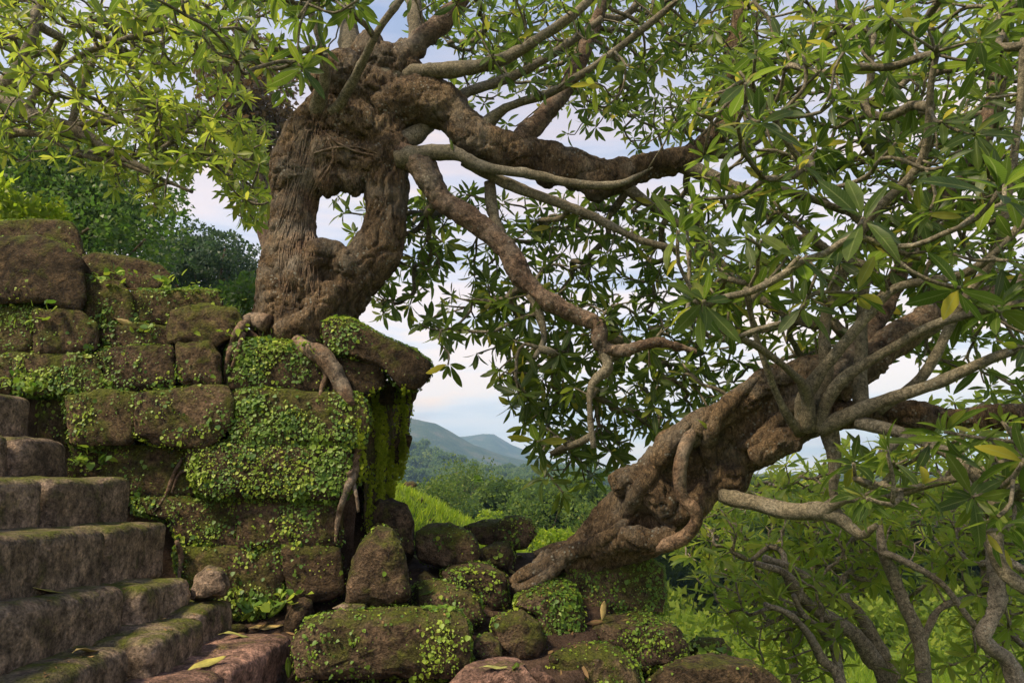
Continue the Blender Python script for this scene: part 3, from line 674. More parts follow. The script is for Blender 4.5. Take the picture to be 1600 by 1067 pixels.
# ---- boulders: (label, poly, Y, thick, bulge, tilt, dens, mat)
BL = [
 ('tall pointed mossy slab leaning against the wall corner', [(545,900),(562,848),(590,820),(614,824),(634,862),(643,935),(600,950),(538,944)], 4.15, .45, .10, .10, .25, M_bold),
 ('dark rounded stone behind the tall pointed slab', [(576,800),(590,780),(612,776),(636,788),(648,815),(648,870),(600,860),(578,830)], 4.9, .4, .10, .05, .12, M_bold),
 ('squat brown stone between the dark rounded stone and the small mossy topped stone', [(648,832),(668,817),(705,815),(737,832),(750,858),(742,884),(690,888),(652,874)], 4.95, .4, .10, .10, .25, M_bold),
 ('low bright mossed stone at the terrace edge beside the angular stone', [(722,822),(755,812),(792,810),(800,832),(780,856),(735,848)], 5.5, .4, .07, .10, .05, M_bold),
 ('angular stone with a sharp top at the terrace edge against the forest', [(776,818),(795,803),(828,808),(840,832),(822,858),(792,860),(772,842)], 5.3, .4, .10, .07, .3, M_bold),
 ('small stone with a yellow moss top below the angular stone', [(746,858),(770,846),(792,845),(803,868),(797,890),(755,888)], 5.05, .35, .08, .10, .3, M_bold),
 ('mossy stone under the yellow moss topped stone with fern covered right side', [(688,892),(710,882),(762,877),(790,898),(794,942),(772,958),(742,930),(700,915)], 4.65, .4, .09, .14, .45, M_bold),
 ('low dark stone lying behind the large front block', [(650,915),(672,905),(715,915),(750,935),(758,968),(722,990),(650,975)], 4.3, .4, .08, .12, .3, M_bold),
 ('large rectangular brown block in front with creepers across its face', [(462,1004),(480,968),(520,955),(600,950),(715,948),(732,972),(733,1052),(720,1062),(560,1062),(464,1062)], 3.68, .55, .07, .10, .75, M_bold),
 ('small mossy wedge stone between the large front block and the round stone', [(738,1000),(765,990),(780,1002),(786,1030),(745,1034)], 3.95, .3, .05, .05, .1, M_bold),
 ('round brown stone right of the large front block', [(766,980),(782,958),(815,952),(843,970),(852,1000),(840,1028),(800,1044),(778,1020)], 4.15, .4, .12, .06, .3, M_bold),
 ('square cornered mossy block with green creepers under the tree roots', [(796,940),(830,915),(872,905),(896,918),(908,960),(906,1006),(876,1018),(850,995),(838,962),(812,950)], 4.4, .5, .08, .16, 1.1, M_bold),
 ('big flat block directly under the leaning trunk with bright green mossy front', [(868,892),(900,876),(1018,872),(1038,888),(1040,930),(1036,958),(985,962),(940,958),(910,965),(896,930)], 4.7, .7, .05, .06, 1.5, M_bold),
 ('broad dark stone below the flat block on the right', [(905,985),(930,964),(1000,952),(1056,978),(1078,1010),(1066,1040),(1004,1058),(975,1030),(930,1010)], 4.45, .5, .12, .12, .5, M_bold),
 ('wide brown stone at the bottom edge with a worn rounded top', [(852,1058),(866,1022),(900,1006),(956,1006),(990,1034),(1004,1090),(850,1095)], 4.0, .5, .12, .14, .4, M_bold),
 ('long low mossy stone at the bottom right of the terrace', [(1000,1075),(1040,1036),(1120,1022),(1180,1034),(1222,1066),(1230,1100),(1000,1100)], 4.2, .5, .12, .14, .15, M_bold),
 ('small cube of stone with yellow plants behind the long low stone', [(1070,1008),(1090,996),(1124,996),(1142,1014),(1138,1036),(1075,1040)], 4.9, .4, .06, .08, .5, M_bold),
 ('flat pink sandstone slab in the bottom centre holding two fallen leaves', [(700,1075),(732,1040),(790,1024),(812,1030),(846,1078),(850,1110),(690,1110)], 3.5, .4, .05, .28, 0, M_pink),
 ('thin pink slab edge right of the flat pink sandstone slab', [(826,1050),(842,1036),(868,1060),(872,1100),(848,1105)], 3.75, .3, .04, .1, 0, M_pink),
 ('grey brown rounded cobble resting on the stairs by the wall foot', [(298,918),(306,898),(325,882),(346,888),(359,914),(348,930),(320,938),(299,938)], 4.0, .25, .12, .03, 0, M_step),
 ('flat grey stone flake lying at the foot of the wall', [(518,950),(535,940),(560,938),(577,946),(570,954),(530,957)], 4.1, .3, .02, .10, 0, M_step),
]
for lb, P_, Y_, th, bu, ti, dn, mt in BL:
    o = stone('boulder', P_, Y_, th, mt, None, bu, ti, .016, dn, 'boulder'); tag(o, lb, 'stone')
# ---- filler rubble under the boulders (small stones)
for k, (px_, py_, Y_, s_) in enumerate([(655,892,4.6,14),(612,960,3.95,12),(705,1000,3.9,12),(915,1020,4.2,14),(1012,1005,4.5,14),(760,920,4.5,12)]):
    pass
# ------------------------------------------------------------------ tree A (on the wall)
A = empty('frangipani_tree', at(465, 535, 4.9), 'old gnarled frangipani with a hole through its trunk growing on top of the wall', 'tree')
YA = 4.85
def PA(*p): return px_path(p)
tp = [
 PA((470,560,YA,60),(462,510,YA,64),(455,460,YA,52),(462,410,YA,40),(462,360,YA,36),(462,310,YA,38),(468,260,YA,42),(482,215,YA,42),(510,180,YA,38),(530,140,YA,34),(545,100,YA,30)),
 PA((500,540,YA+.05,50),(510,490,YA+.05,52),(545,445,YA,46),(580,405,YA,38),(600,360,YA,34),(604,320,YA,33),(603,270,YA,36),(604,220,YA,34),(612,160,YA,26),(622,110,YA,24),(640,70,YA,20)),
 PA((440,545,YA-.1,30),(432,500,YA-.12,30),(430,450,YA-.1,26),(438,390,YA-.05,22),(446,320,YA-.03,24),(450,260,YA,26),(470,210,YA,24)),
 PA((480,540,YA-.2,24),(500,500,YA-.22,26),(488,460,YA-.2,24),(470,430,YA-.18,22),(495,400,YA-.15,22),(520,395,YA-.12,18),(545,412,YA-.12,24)),
 PA((440,520,YA-.25,18),(470,505,YA-.3,20),(505,480,YA-.25,18),(520,450,YA-.2,18)),
 PA((500,240,YA,40),(540,250,YA,42),(580,260,YA,40),(600,250,YA,38)),
 PA((490,200,YA,40),(550,200,YA,44),(600,210,YA,40)),
 PA((520,150,YA,40),(560,140,YA,44),(600,150,YA,36)),
 PA((560,110,YA,30),(575,80,YA,26),(585,55,YA,16)),
 PA((500,290,YA-.05,22),(530,278,YA-.06,22),(565,290,YA-.05,22)),
]
bl = [(at(545,420,YA-.1), .13), (at(520,395,YA-.12), .09), (at(415,500,YA), .12), (at(540,120,YA-.05), .2), (at(600,95,YA), .14), (at(500,130,YA), .10), (at(640,110,YA), .1)]
remeshed('trunk', tp, M_trunk, A, .015, 5, .022, 5.0, bl, .030)
A1 = PA((590,180,YA,38),(640,160,YA,38),(690,165,YA,36),(735,208,YA,34),(790,235,YA,32),(850,250,YA+.05,31),(905,268,YA+.1,31),(950,278,YA+.1,28),(1000,262,YA+.1,22),(1060,250,YA+.1,22),(1100,228,YA+.1,18),(1140,190,YA+.1,15),(1142,110,YA+.1,13),(1152,50,YA+.1,12),(1165,-40,YA+.1,11))
A2 = PA((620,240,YA-.05,22),(660,262,YA-.1,20),(690,312,YA-.1,19),(740,345,YA-.15,18),(790,388,YA-.2,18),(822,440,YA-.25,16),(862,474,YA-.3,15),(905,494,YA-.3,14),(935,508,YA-.3,13),(938,540,YA-.3,14),(975,548,YA-.3,9),(1030,535,YA-.3,7),(1090,550,YA-.3,5))
A3 = PA((620,250,YA-.1,18),(660,242,YA-.13,15),(705,238,YA-.18,12),(760,262,YA-.2,9),(830,272,YA-.22,8),(900,287,YA-.25,7),(965,288,YA-.25,6),(1020,262,YA-.25,1.5))
A4 = PA((600,125,YA,22),(630,118,YA,18),(665,112,YA-.1,15),(720,108,YA-.2,13),(780,95,YA-.3,11),(840,62,YA-.4,9),(900,20,YA-.5,8),(940,-20,YA-.5,7))
A5 = PA((620,110,YA,20),(650,70,YA-.05,18),(680,45,YA-.05,16),(705,20,YA-.05,14),(740,-20,YA-.05,9))
A6 = PA((765,285,YA-.05,9),(770,330,YA-.05,9),(785,372,YA-.1,8),(800,395,YA-.2,8))
A7 = PA((725,250,YA-.1,11),(800,290,YA-.1,9),(880,320,YA-.1,8),(930,340,YA-.1,7),(1000,375,YA-.1,6),(1060,390,YA-.1,5))
A8 = PA((938,540,YA-.3,9),(950,575,YA-.3,8),(925,600,YA-.3,6),(922,650,YA-.3,4.5),(928,700,YA-.3,4))
A9 = PA((500,200,YA-.05,16),(498,160,YA-.2,14),(508,120,YA-.35,9),(500,60,YA-.5,7),(470,-20,YA-.6,6))
A10 = PA((480,190,YA-.05,14),(525,170,YA-.2,10),(560,110,YA-.4,7),(590,50,YA-.6,6),(640,-20,YA-.7,6))
A11 = PA((740,215,YA,16),(790,170,YA-.1,8),(870,140,YA-.2,7),(960,80,YA-.3,6),(1060,0,YA-.4,5))
A12 = PA((800,235,YA,18),(850,180,YA+.1,15),(890,130,YA+.2,14),(920,60,YA+.3,12),(960,-30,YA+.3,10))
A13 = PA((830,460,YA-.25,9),(845,500,YA-.25,7),(850,530,YA-.25,5),(835,560,YA-.3,4))
A14 = PA((550,120,YA+.05,24),(545,60,YA+.05,17),(545,20,YA+.1,12),(540,-40,YA+.1,10))
A15 = PA((640,110,YA,14),(650,40,YA+.1,13),(640,-30,YA+.15,11))
A16 = PA((960,280,YA+.1,10),(1030,330,YA+.15,7),(1100,380,YA+.1,6),(1150,440,YA,5))
A18 = PA((1050,252,YA+.1,13),(1110,275,YA+.05,12),(1170,300,YA,9),(1230,300,YA,7),(1320,330,YA+.1,5))
A19 = PA((1090,235,YA+.1,10),(1130,240,YA+.2,9),(1190,215,YA+.3,7),(1260,140,YA+.4,6),(1300,60,YA+.4,5))
A17 = PA((600,225,YA,20),(650,210,YA+.05,14),(720,150,YA+.15,9),(800,120,YA+.2,8),(870,80,YA+.1,7),(940,30,YA+.1,6))
cA = Crown()
for p in (tp[0], tp[1]): cA.add_path(p[-14:])
remeshed('limb', [A1], M_trunk, A, .016, 4, .04, 8, [(at(930,292,YA+.1), .12), (at(860,270,YA+.05), .12), (at(1050,255,YA+.1), .10)], .016)
remeshed('limb', [A2], M_limb, A, .010, 4, .018, 10)
for p in (A3, A4, A5, A6, A7, A8, A9, A10, A11, A12, A13, A14, A15, A16, A17, A18, A19):
    rr = p[:, 3]*(1+.18*fbm(p[:, :3]*9, 3)); V, q, t_ = gnarl(p[:, :3], rr, 14, .30); mk('limb', V, [q, t_], M_twig if p is not A5 and p is not A12 else M_limb, A)
for p in (A1, A2, A3, A4, A5, A6, A7, A8, A9, A10, A11, A12, A13, A14, A15, A16, A17, A18, A19): cA.add_path(p)
TA = [tips_in([(650,470),(650,300),(1130,300),(1150,640),(1010,690),(940,760),(850,740),(820,640),(780,560),(740,450),(700,420)], 440, 4.75, 6.4, .10), tips_in([(565,400),(640,300),(660,330),(660,470),(600,500),(562,480)], 42, 5.3, 6.2, .12),
      tips_in([(640,450),(700,560),(780,600),(830,720),(900,750),(1000,680),(1050,600),(1000,480),(850,420),(720,430)], 95, 4.55, 5.4, .13),
      tips_in([(600,-60),(1230,-60),(1200,240),(1000,200),(800,130),(660,60)], 330, 4.2, 7.0, .14),
      tips_in([(640,-60),(1150,-60),(1150,225),(960,235),(800,200),(690,140)], 210, 5.4, 7.6, .16), tips_in([(210,-60),(600,-60),(560,20),(480,120),(440,160),(330,70),(230,20)], 75, 3.0, 4.8, .20),
      tips_in([(560,300),(640,290),(650,390),(570,400),(505,370),(505,310)], 10, 5.3, 6.0, .18),
      np.array([at(1590-900,520,4.4), at(655,505,4.4), at(700,570,4.4), at(455,110,3.9), at(520,130,6.0), at(780,590,4.3), at(850,745,4.4), at(880,770,4.4), at(840,690,4.4), at(125,-30,2.4), at(285,0,2.7), at(210,-20,3.0)])]
TA = np.concatenate(TA); DA = np.array([unit([rng.normal(0, .4), rng.normal(0, .4), .25+rng.normal(0, .3)]) for _ in TA])
low = proj(TA)[0][:, 1] > 330; DA[low] = unit(DA[low]+np.array([0, -.1, -.55]))
cA.grow(TA, DA, up=.22, rt=.0062, ex=2.55); cA.build(A, M_twig, 160)
P, R, S = whorls(np.array([cA.P[i] for i in cA.tipnode]), cA.tipax, np.full(len(TA), .165)*rng.uniform(.8, 1.2, len(TA)), 7, 11)
put_leaves(A, P, R, S, M_leaf, 300)
# exposed roots of tree A over the wall + fibrous aerial roots
from mathutils.bvhtree import BVHTree
def bvh_of(names, parents=None):
    Vs, Fs, o_ = [], [], 0
    for ob in scene.objects:
        if ob.type != 'MESH' or ob.name.split('.')[0] not in names or (parents and ob.parent not in parents): continue
        me = ob.data; base = np.array(ob.parent.location if False else (0, 0, 0)) if ob.parent else np.array(ob.location)
        co = np.empty(len(me.vertices)*3, np.float32); me.vertices.foreach_get('co', co); co = co.reshape(-1, 3)+base
        Vs.append(co); Fs += [[v+o_ for v in p.vertices] for p in me.polygons]; o_ += len(co)
    return BVHTree.FromPolygons([Vector(v) for v in np.concatenate(Vs)], Fs)
def cast(bv, px_, py_):
    d = Vector(at(px_, py_, 1.0)).normalized(); loc, nor, i_, dist = bv.ray_cast(Vector((0, 0, 0)), d)
    if loc is None: return None, None
    if nor.dot(d) > 0: nor = -nor
    return np.array(loc), np.array(nor)
def hug(bv, pts, m, parent, name, sunk=.35, ns=8, step=.02, rough=.2, maxjump=.25):
    """lay a root on the surface that the picture point hits"""
    A_ = np.array(pts, float); q = crom(np.column_stack([A_[:, 0]/100, A_[:, 1]/100, A_[:, 2], A_[:, 3]]), .06); W = []
    for a in q:
        loc, nor = cast(bv, a[0]*100, a[1]*100); r = a[3]*a[2]/F
        if loc is None and ns < 8: break
        Yv = a[2] if loc is None or abs(loc[1]-a[2]) > maxjump else loc[1]-r*(1-sunk)
        W.append((*a[:2], Yv, r))
    if len(W) < 4: return
    W = np.array(W); k = np.array([1, 2, 3, 2, 1])/9
    if len(W) > 5: W[:, 2] = np.convolve(np.pad(W[:, 2], 2, 'edge'), k, 'valid')
    C = at(W[:, 0]*100, W[:, 1]*100, W[:, 2]); V, qd, t_ = gnarl(C, W[:, 3]*(1+rough*fbm(C*16, 3)), ns, .25 if ns > 8 else .05); mk(name, V, [qd, t_], m, parent)
BVA = bvh_of({'trunk', 'stone_block'}, {A, wall})
for pts in [[(462,530,4.7,8),(480,545,4.6,12),(503,555,4.45,15),(520,575,4.38,14),(532,598,4.36,12),(544,618,4.36,9),(552,634,4.36,4)], [(500,556,4.45,6),(511,585,4.4,6),(503,605,4.4,4),(500,622,4.4,2)],
            [(562,680,4.4,2),(560,705,4.33,6),(552,740,4.33,8),(538,775,4.33,5),(528,810,4.36,4),(524,850,4.4,2)], [(545,735,4.4,6),(556,770,4.4,3),(560,800,4.4,2)], [(420,505,4.75,14),(392,500,4.6,12),(378,508,4.5,8),(366,530,4.45,6),(356,560,4.45,4),(350,600,4.45,2)],
            [(380,520,4.5,5),(372,545,4.45,3),(362,575,4.45,2)],
            [(285,715,4.45,2),(270,745,4.45,3),(258,775,4.45,2),(240,800,4.45,1.4)], [(300,735,4.4,2),(280,740,4.4,2.4),(268,770,4.4,1.5)], [(276,845,4.4,3),(283,870,4.4,4),(279,905,4.4,2)],
            ]:
    hug(BVA, pts, M_vine if pts[0][0] != 430 and pts[0][0] != 425 else M_trunk, A, 'root', ns=12)
for k in range(70):
    x0 = rng.uniform(470, 530); y0 = rng.uniform(170, 260); x1 = rng.uniform(425, 500); y1 = rng.uniform(350, 500)
    hug(BVA, [(x0,y0,YA-.1,.6),((x0*.65+x1*.35)+rng.normal(0,8),y0*.7+y1*.3,YA-.1,1.0),((x0*.3+x1*.7)+rng.normal(0,8),y0*.35+y1*.65,YA-.1,1.0),(x1,y1,YA-.1,.5)], M_vine, A, 'aerial_root', .3, 5, .03, .3, .6)
for pts in [[(505,205,4.6,1.5),(530,225,4.6,2.2),(560,238,4.6,2.0),(600,245,4.6,1.2)], [(490,240,4.6,1.5),(520,232,4.6,2.2),(555,230,4.6,2),(590,240,4.6,1.2)], [(512,215,4.6,1.3),(520,250,4.6,2.0),(490,300,4.6,2.0),(470,350,4.6,1.2)], [(530,250,4.6,1.3),(505,265,4.6,2.0),(482,320,4.6,2.0),(475,400,4.6,1.2)]]:
    hug(BVA, pts, M_vine, A, 'aerial_root', .2, 6, .03, .2, .6)

# ------------------------------------------------------------------ tree B (leaning)
B = empty('frangipani_tree', at(900, 880, 4.9), 'twisted frangipani leaning right from the terrace blocks with a thick knotted trunk', 'tree')
YB = 4.75
tb = [
 PA((800,912,4.75,10),(840,892,4.75,18),(890,862,4.8,26),(940,835,4.8,36),(985,790,YB,46),(1040,745,YB-.1,50),(1090,705,YB-.2,48),(1140,670,YB-.3,46),(1200,630,YB-.4,44),(1260,600,YB-.5,44),(1320,585,YB-.6,38),(1380,560,YB-.7,26)),
 PA((880,885,4.75,22),(940,868,4.75,26),(990,850,YB,32),(1030,820,YB-.05,40),(1070,770,YB-.1,44),(1120,730,YB-.2,40),(1170,700,YB-.3,40),(1220,670,YB-.4,38),(1280,650,YB-.5,34),(1340,648,YB-.6,28),(1420,650,YB-.8,26),(1500,655,YB-1.0,22),(1620,650,YB-1.2,18)),
 PA((960,760,YB-.15,20),(1000,745,YB-.25,26),(1030,775,YB-.3,24),(1050,800,YB-.28,20),(1085,790,YB-.3,20),(1110,760,YB-.32,22)),
 PA((1010,735,YB-.2,22),(1060,690,YB-.35,28),(1110,655,YB-.45,26),(1160,630,YB-.5,24),(1190,600,YB-.55,24),(1230,580,YB-.6,22)),
 PA((930,860,YB-.1,18),(980,840,YB-.25,22),(1020,845,YB-.28,20),(1055,830,YB-.28,16)),
 PA((1110,745,YB-.3,24),(1145,745,YB-.35,24),(1135,765,YB-.35,16)),
 PA((1180,715,YB-.5,18),(1225,690,YB-.6,20),(1250,690,YB-.65,14)),
]
blb = [(at(1060,705,YB-.15), .19), (at(1010,765,YB-.15), .17), (at(1140,745,YB-.25), .15), (at(950,840,4.75), .14)]
remeshed('trunk', tb, M_trunk, B, .014, 5, .020, 5, [(c_, r_*.85) for c_, r_ in blb], .024, slim=.87)
for pts in [[(1082,672,YB-.45,11),(1068,705,YB-.52,10),(1062,740,YB-.52,10),(1066,775,YB-.5,9),(1084,795,YB-.5,11),(1088,815,YB-.48,10),(1070,838,YB-.42,11),(1040,852,YB-.35,10),(1005,862,YB-.2,7)],
            [(930,850,4.6,12),(880,868,4.62,12),(838,892,4.62,10),(808,905,4.6,6)], [(880,878,4.6,8),(850,902,4.55,9),(815,918,4.5,7),(800,912,4.5,3)],
            [(900,850,4.9,10),(862,858,5.0,8),(835,866,5.0,5)]]:
    p = px_path(pts, .02); V, q, t_ = tube(p[:, :3], p[:, 3]*(1+.15*fbm(p[:, :3]*12, 3)), 14); mk('root', V, [q, t_], M_vine if pts[0][0] > 1000 else M_trunk, B)
B1 = PA((1300,600,4.15,34),(1350,570,4.1,28),(1400,530,4.1,24),(1450,500,4.1,22),(1500,480,4.1,18),(1600,440,4.1,14),(1700,400,4.1,10))
B2 = PA((1085,735,YB-.15,20),(1120,765,YB-.3,16),(1145,778,YB-.4,13),(1180,786,YB-.5,12),(1230,798,YB-.6,13),(1290,800,YB-.7,13),(1320,815,YB-.75,10),(1345,836,YB-.8,7),(1370,820,YB-.9,4))
B3 = PA((1280,802,YB-.7,9),(1320,778,YB-.8,8),(1370,780,YB-1.0,7),(1440,760,YB-1.2,6),(1520,740,YB-1.4,5),(1620,700,YB-1.6,4))
B4 = PA((1255,670,4.0,12),(1258,620,3.9,12),(1300,560,3.8,8),(1350,500,3.7,8),(1400,450,3.6,7),(1500,430,3.4,7),(1560,390,3.2,6),(1620,320,3.1,6))
B5 = PA((1262,672,3.95,12),(1262,620,3.85,10),(1240,585,3.7,6),(1180,540,3.5,5),(1110,510,3.3,4.5),(1060,490,3.2,4))
B6 = PA((1275,672,3.95,11),(1310,600,3.8,9),(1400,540,3.6,7),(1480,500,3.4,7),(1620,470,3.2,6))
B7 = PA((1280,670,3.95,14),(1370,630,3.7,10),(1460,600,3.5,9),(1550,560,3.3,8),(1640,530,3.2,7))
B8 = PA((1250,675,4.0,9),(1225,640,3.85,6),(1200,580,3.7,5),(1180,520,3.6,4.5),(1165,450,3.4,4))
B9 = PA((1275,650,4.0,14),(1290,580,3.95,11),(1290,500,3.9,8),(1330,400,3.8,8),(1360,340,3.7,7),(1440,250,3.5,7),(1455,130,3.3,6),(1470,60,3.2,5))
B10 = PA((1345,650,3.9,11),(1345,560,3.9,10),(1350,450,3.9,8),(1370,380,3.8,7),(1250,250,3.5,5),(1200,170,3.3,5),(1170,130,3.2,4))
B11 = PA((1340,660,3.8,11),(1420,680,3.6,9),(1500,720,3.4,10),(1550,780,3.3,10),(1560,880,3.2,10),(1620,930,3.1,9))
B12 = PA((1370,640,3.8,10),(1440,590,3.7,8),(1500,480,3.6,7),(1560,380,3.4,6),(1590,200,3.3,6),(1600,60,3.2,5))
B13 = PA((1290,650,4.0,16),(1300,690,3.98,13),(1305,730,3.98,9),(1302,765,4.0,6),(1310,800,4.05,5))
B14 = PA((1320,570,4.1,20),(1380,480,4.3,14),(1430,380,4.4,12),(1520,250,4.5,10),(1560,100,4.6,9),(1580,-40,4.6,8))
cB = Crown()
for p in (B1, B14): remeshed('limb', [p], M_limb, B, .012, 4, .02, 9)
for p in (B2, B3, B4, B5, B6, B7, B8, B9, B10, B11, B12, B13):
    rr = p[:, 3]*(1+.14*fbm(p[:, :3]*9, 3)); V, q, t_ = gnarl(p[:, :3], rr, 14, .22); mk('limb', V, [q, t_], M_twig, B)
for p in (tb[0][-20:], tb[1][-40:], B1, B2, B3, B4, B5, B6, B7, B8, B9, B10, B11, B12, B14): cB.add_path(p)
TB = [tips_in([(1080,120),(1180,60),(1640,-40),(1640,560),(1500,520),(1300,480),(1150,480),(1060,440)], 210, 3.0, 4.5, .15),
      tips_in([(1150,-60),(1680,-60),(1680,350),(1200,350)], 300, 3.8, 6.4, .13),
      tips_in([(1080,380),(1640,300),(1640,640),(1400,560),(1180,600),(1060,600)], 230, 4.2, 6.6, .14),
      tips_in([(1330,690),(1640,640),(1640,860),(1480,820),(1340,780)], 36, 2.6, 3.6, .17),
      np.array([at(1085,470,2.7), at(1060,360,2.6), at(1165,130,2.7), at(1560,300,2.1), at(1500,450,2.4), at(1350,340,2.4), at(1250,400,2.4)])]
TB.append(np.array([at(1100,470,2.5), at(1570,290,2.4), at(1185,190,2.6)])); TB = np.concatenate(TB); DB = np.array([unit([rng.normal(-.05, .45), rng.normal(-.15, .4), .5+rng.normal(0, .3)]) for _ in TB])
cB.grow(TB, DB, up=.40, wob=.022, rt=.0076, ex=2.6); cB.build(B, M_twig, 200)
P, R, S = whorls(np.array([cB.P[i] for i in cB.tipnode]), cB.tipax, np.where(np.arange(len(TB)) >= len(TB)-10, .22, .178)*rng.uniform(.75, 1.2, len(TB)), 8, 12)
put_leaves(B, P, R, S, M_leaf, 300)

BVB = bvh_of({'trunk'}, {B})
for pts in [[(1190,585,4.3,3),(1150,620,4.3,12),(1120,655,4.3,13),(1105,700,4.3,12),(1118,735,4.3,5)],
            [(1080,660,4.4,4),(1045,700,4.4,13),(1015,740,4.4,14),(985,790,4.5,13),(940,830,4.6,10),(900,860,4.7,4)],
            [(1000,800,4.5,4),(960,830,4.5,10),(920,855,4.6,10),(880,872,4.7,8),(850,885,4.7,3)], [(1290,600,4.2,4),(1250,625,4.1,11),(1210,660,4.1,12),(1180,690,4.1,10),(1150,700,4.2,4)]]:
    hug(BVB, pts, M_trunk, B, 'trunk_fold', 1.05, 12, .02, .35)
# ------------------------------------------------------------------ background frangipanis, lower right
def bgtree(label, paths, polys, n, Y0, Y1, ll=.215, m=M_leafY, mind=.2, base=None, up=.35, gr='frangipani trees on the slope below the terrace'):
    T = empty('frangipani_tree', base, label, 'tree', gr); c = Crown()
    for k, p in enumerate(paths):
        rr = p[:, 3]*.72*(1+.25*fbm(p[:, :3]*9, 3)); V, q, t_ = gnarl(p[:, :3], rr, 14, .3); mk('trunk' if k == 0 else 'limb', V, [q, t_], M_pale, T); c.add_path(p[len(p)//4:])
    tips = np.concatenate([tips_in(po, n_, Y0, Y1, mind) for po, n_ in zip(polys, n)]); D_ = np.array([unit([rng.normal(0, .4), rng.normal(-.1, .4), .5+rng.normal(0, .3)]) for _ in tips])
    c.grow(tips, D_, up=up, rt=.0075); c.build(T, M_pale, 60, 6)
    P, R, S = whorls(np.array([c.P[i] for i in c.tipnode]), c.tipax, np.full(len(tips), ll)*rng.uniform(.8, 1.2, len(tips)), 9, 13)
    put_leaves(T, P, R, S, m, 300, small=True); return T
def gz(px, Y): 
    x = float(at(px, 900, Y)[0]); return np.array([x, Y, float(terr(np.array([x]), np.array([float(Y)]))[0])])
def PG(px0, Y0, r, *pts):   # path starting on the ground
    g_ = gz(px0, Y0); A_ = np.array(pts, float); W = at(A_[:, 0], A_[:, 1], A_[:, 2]); rr = A_[:, 3]*A_[:, 2]/F
    return crom(np.vstack([np.append(g_-[0, 0, .15], r), np.column_stack([W, rr])]), .06)
bgtree('double stemmed frangipani with two mossy trunks leaning left in the lower right', [
   PG(1400,7.2,.13,(1388,1080,7.2,17),(1360,1026,7.2,16),(1330,985,7.1,14),(1277,955,7.0,13),(1244,925,6.9,11),(1225,895,6.8,9),(1180,880,6.7,6)),
   PG(1405,7.5,.12,(1400,1080,7.5,15),(1352,977,7.5,13),(1330,947,7.4,12),(1285,917,7.3,11),(1232,887,7.2,9),(1195,872,7.1,7)),
  ], [[(1060,800),(1200,770),(1400,780),(1420,900),(1330,930),(1180,900),(1090,870)]], [80], 7.1, 8.8, base=gz(1402, 7.3))
bgtree('thin frangipani with a slim leaning stem left of the double stemmed one', [
   PG(1320,6.6,.09,(1315,1075,6.6,10),(1285,1030,6.6,9),(1262,989,6.5,8),(1232,959,6.4,7),(1195,944,6.3,5)),
   PG(1330,6.8,.08,(1310,1040,6.8,9),(1290,990,6.8,8),(1255,960,6.7,6),(1240,930,6.6,5)),
  ], [[(1080,900),(1200,870),(1330,930),(1330,1040),(1240,1060),(1150,1020),(1120,960)]], [60], 6.6, 7.8, base=gz(1325, 6.6))
bgtree('frangipani with a single curved grey trunk between the double stemmed one and the right edge', [
   PG(1450,7.0,.14,(1446,1070,7.0,14),(1442,1030,7.0,14),(1431,981,7.0,13),(1412,940,7.0,12),(1394,895,7.0,12),(1379,861,6.9,10),(1375,820,6.9,7)),
   px_path([(1440,1000,7.0,8),(1470,950,7.0,6),(1520,930,7.0,5),(1560,900,6.9,4)], .06),
   px_path([(1375,861,6.9,8),(1420,880,6.8,7),(1470,910,6.7,6),(1510,960,6.6,6),(1540,1000,6.6,5)], .06),
  ], [[(1300,760),(1560,760),(1640,900),(1640,1080),(1400,1080),(1420,960),(1330,860)]], [90], 6.9, 8.8, base=gz(1450, 7.0))
bgtree('frangipani with a kinked pale trunk at the right edge of the picture', [
   PG(1600,6.0,.15,(1590,1075,6.0,17),(1551,1015,6.0,16),(1536,992,6.0,16),(1551,965,6.0,14),(1559,932,6.0,15),(1555,895,6.0,13),(1547,850,6.0,11),(1525,794,6.0,11),(1506,737,6.0,9),(1499,700,6.0,7)),
   px_path([(1552,860,6.0,9),(1600,890,5.9,8),(1660,910,5.8,6)], .06)
  ], [[(1400,640),(1640,600),(1680,1080),(1560,1080),(1460,900),(1380,760)]], [100], 6.0, 7.6, base=gz(1600, 6.0))
bgtree('yellow green frangipani crown filling the gap below the leaning trunk', [
   PG(1240,9.5,.10,(1235,1000,9.5,8),(1215,930,9.5,7),(1170,880,9.4,6),(1120,840,9.3,5)),
  ], [[(1050,800),(1180,760),(1560,740),(1600,860),(1400,900),(1250,960),(1130,980),(1110,900),(1060,860)], [(1120,790),(1190,720),(1300,700),(1640,640),(1640,800),(1300,800)]], [130, 130], 8.0, 10.5, base=gz(1240, 9.5), mind=.25, ll=.27)
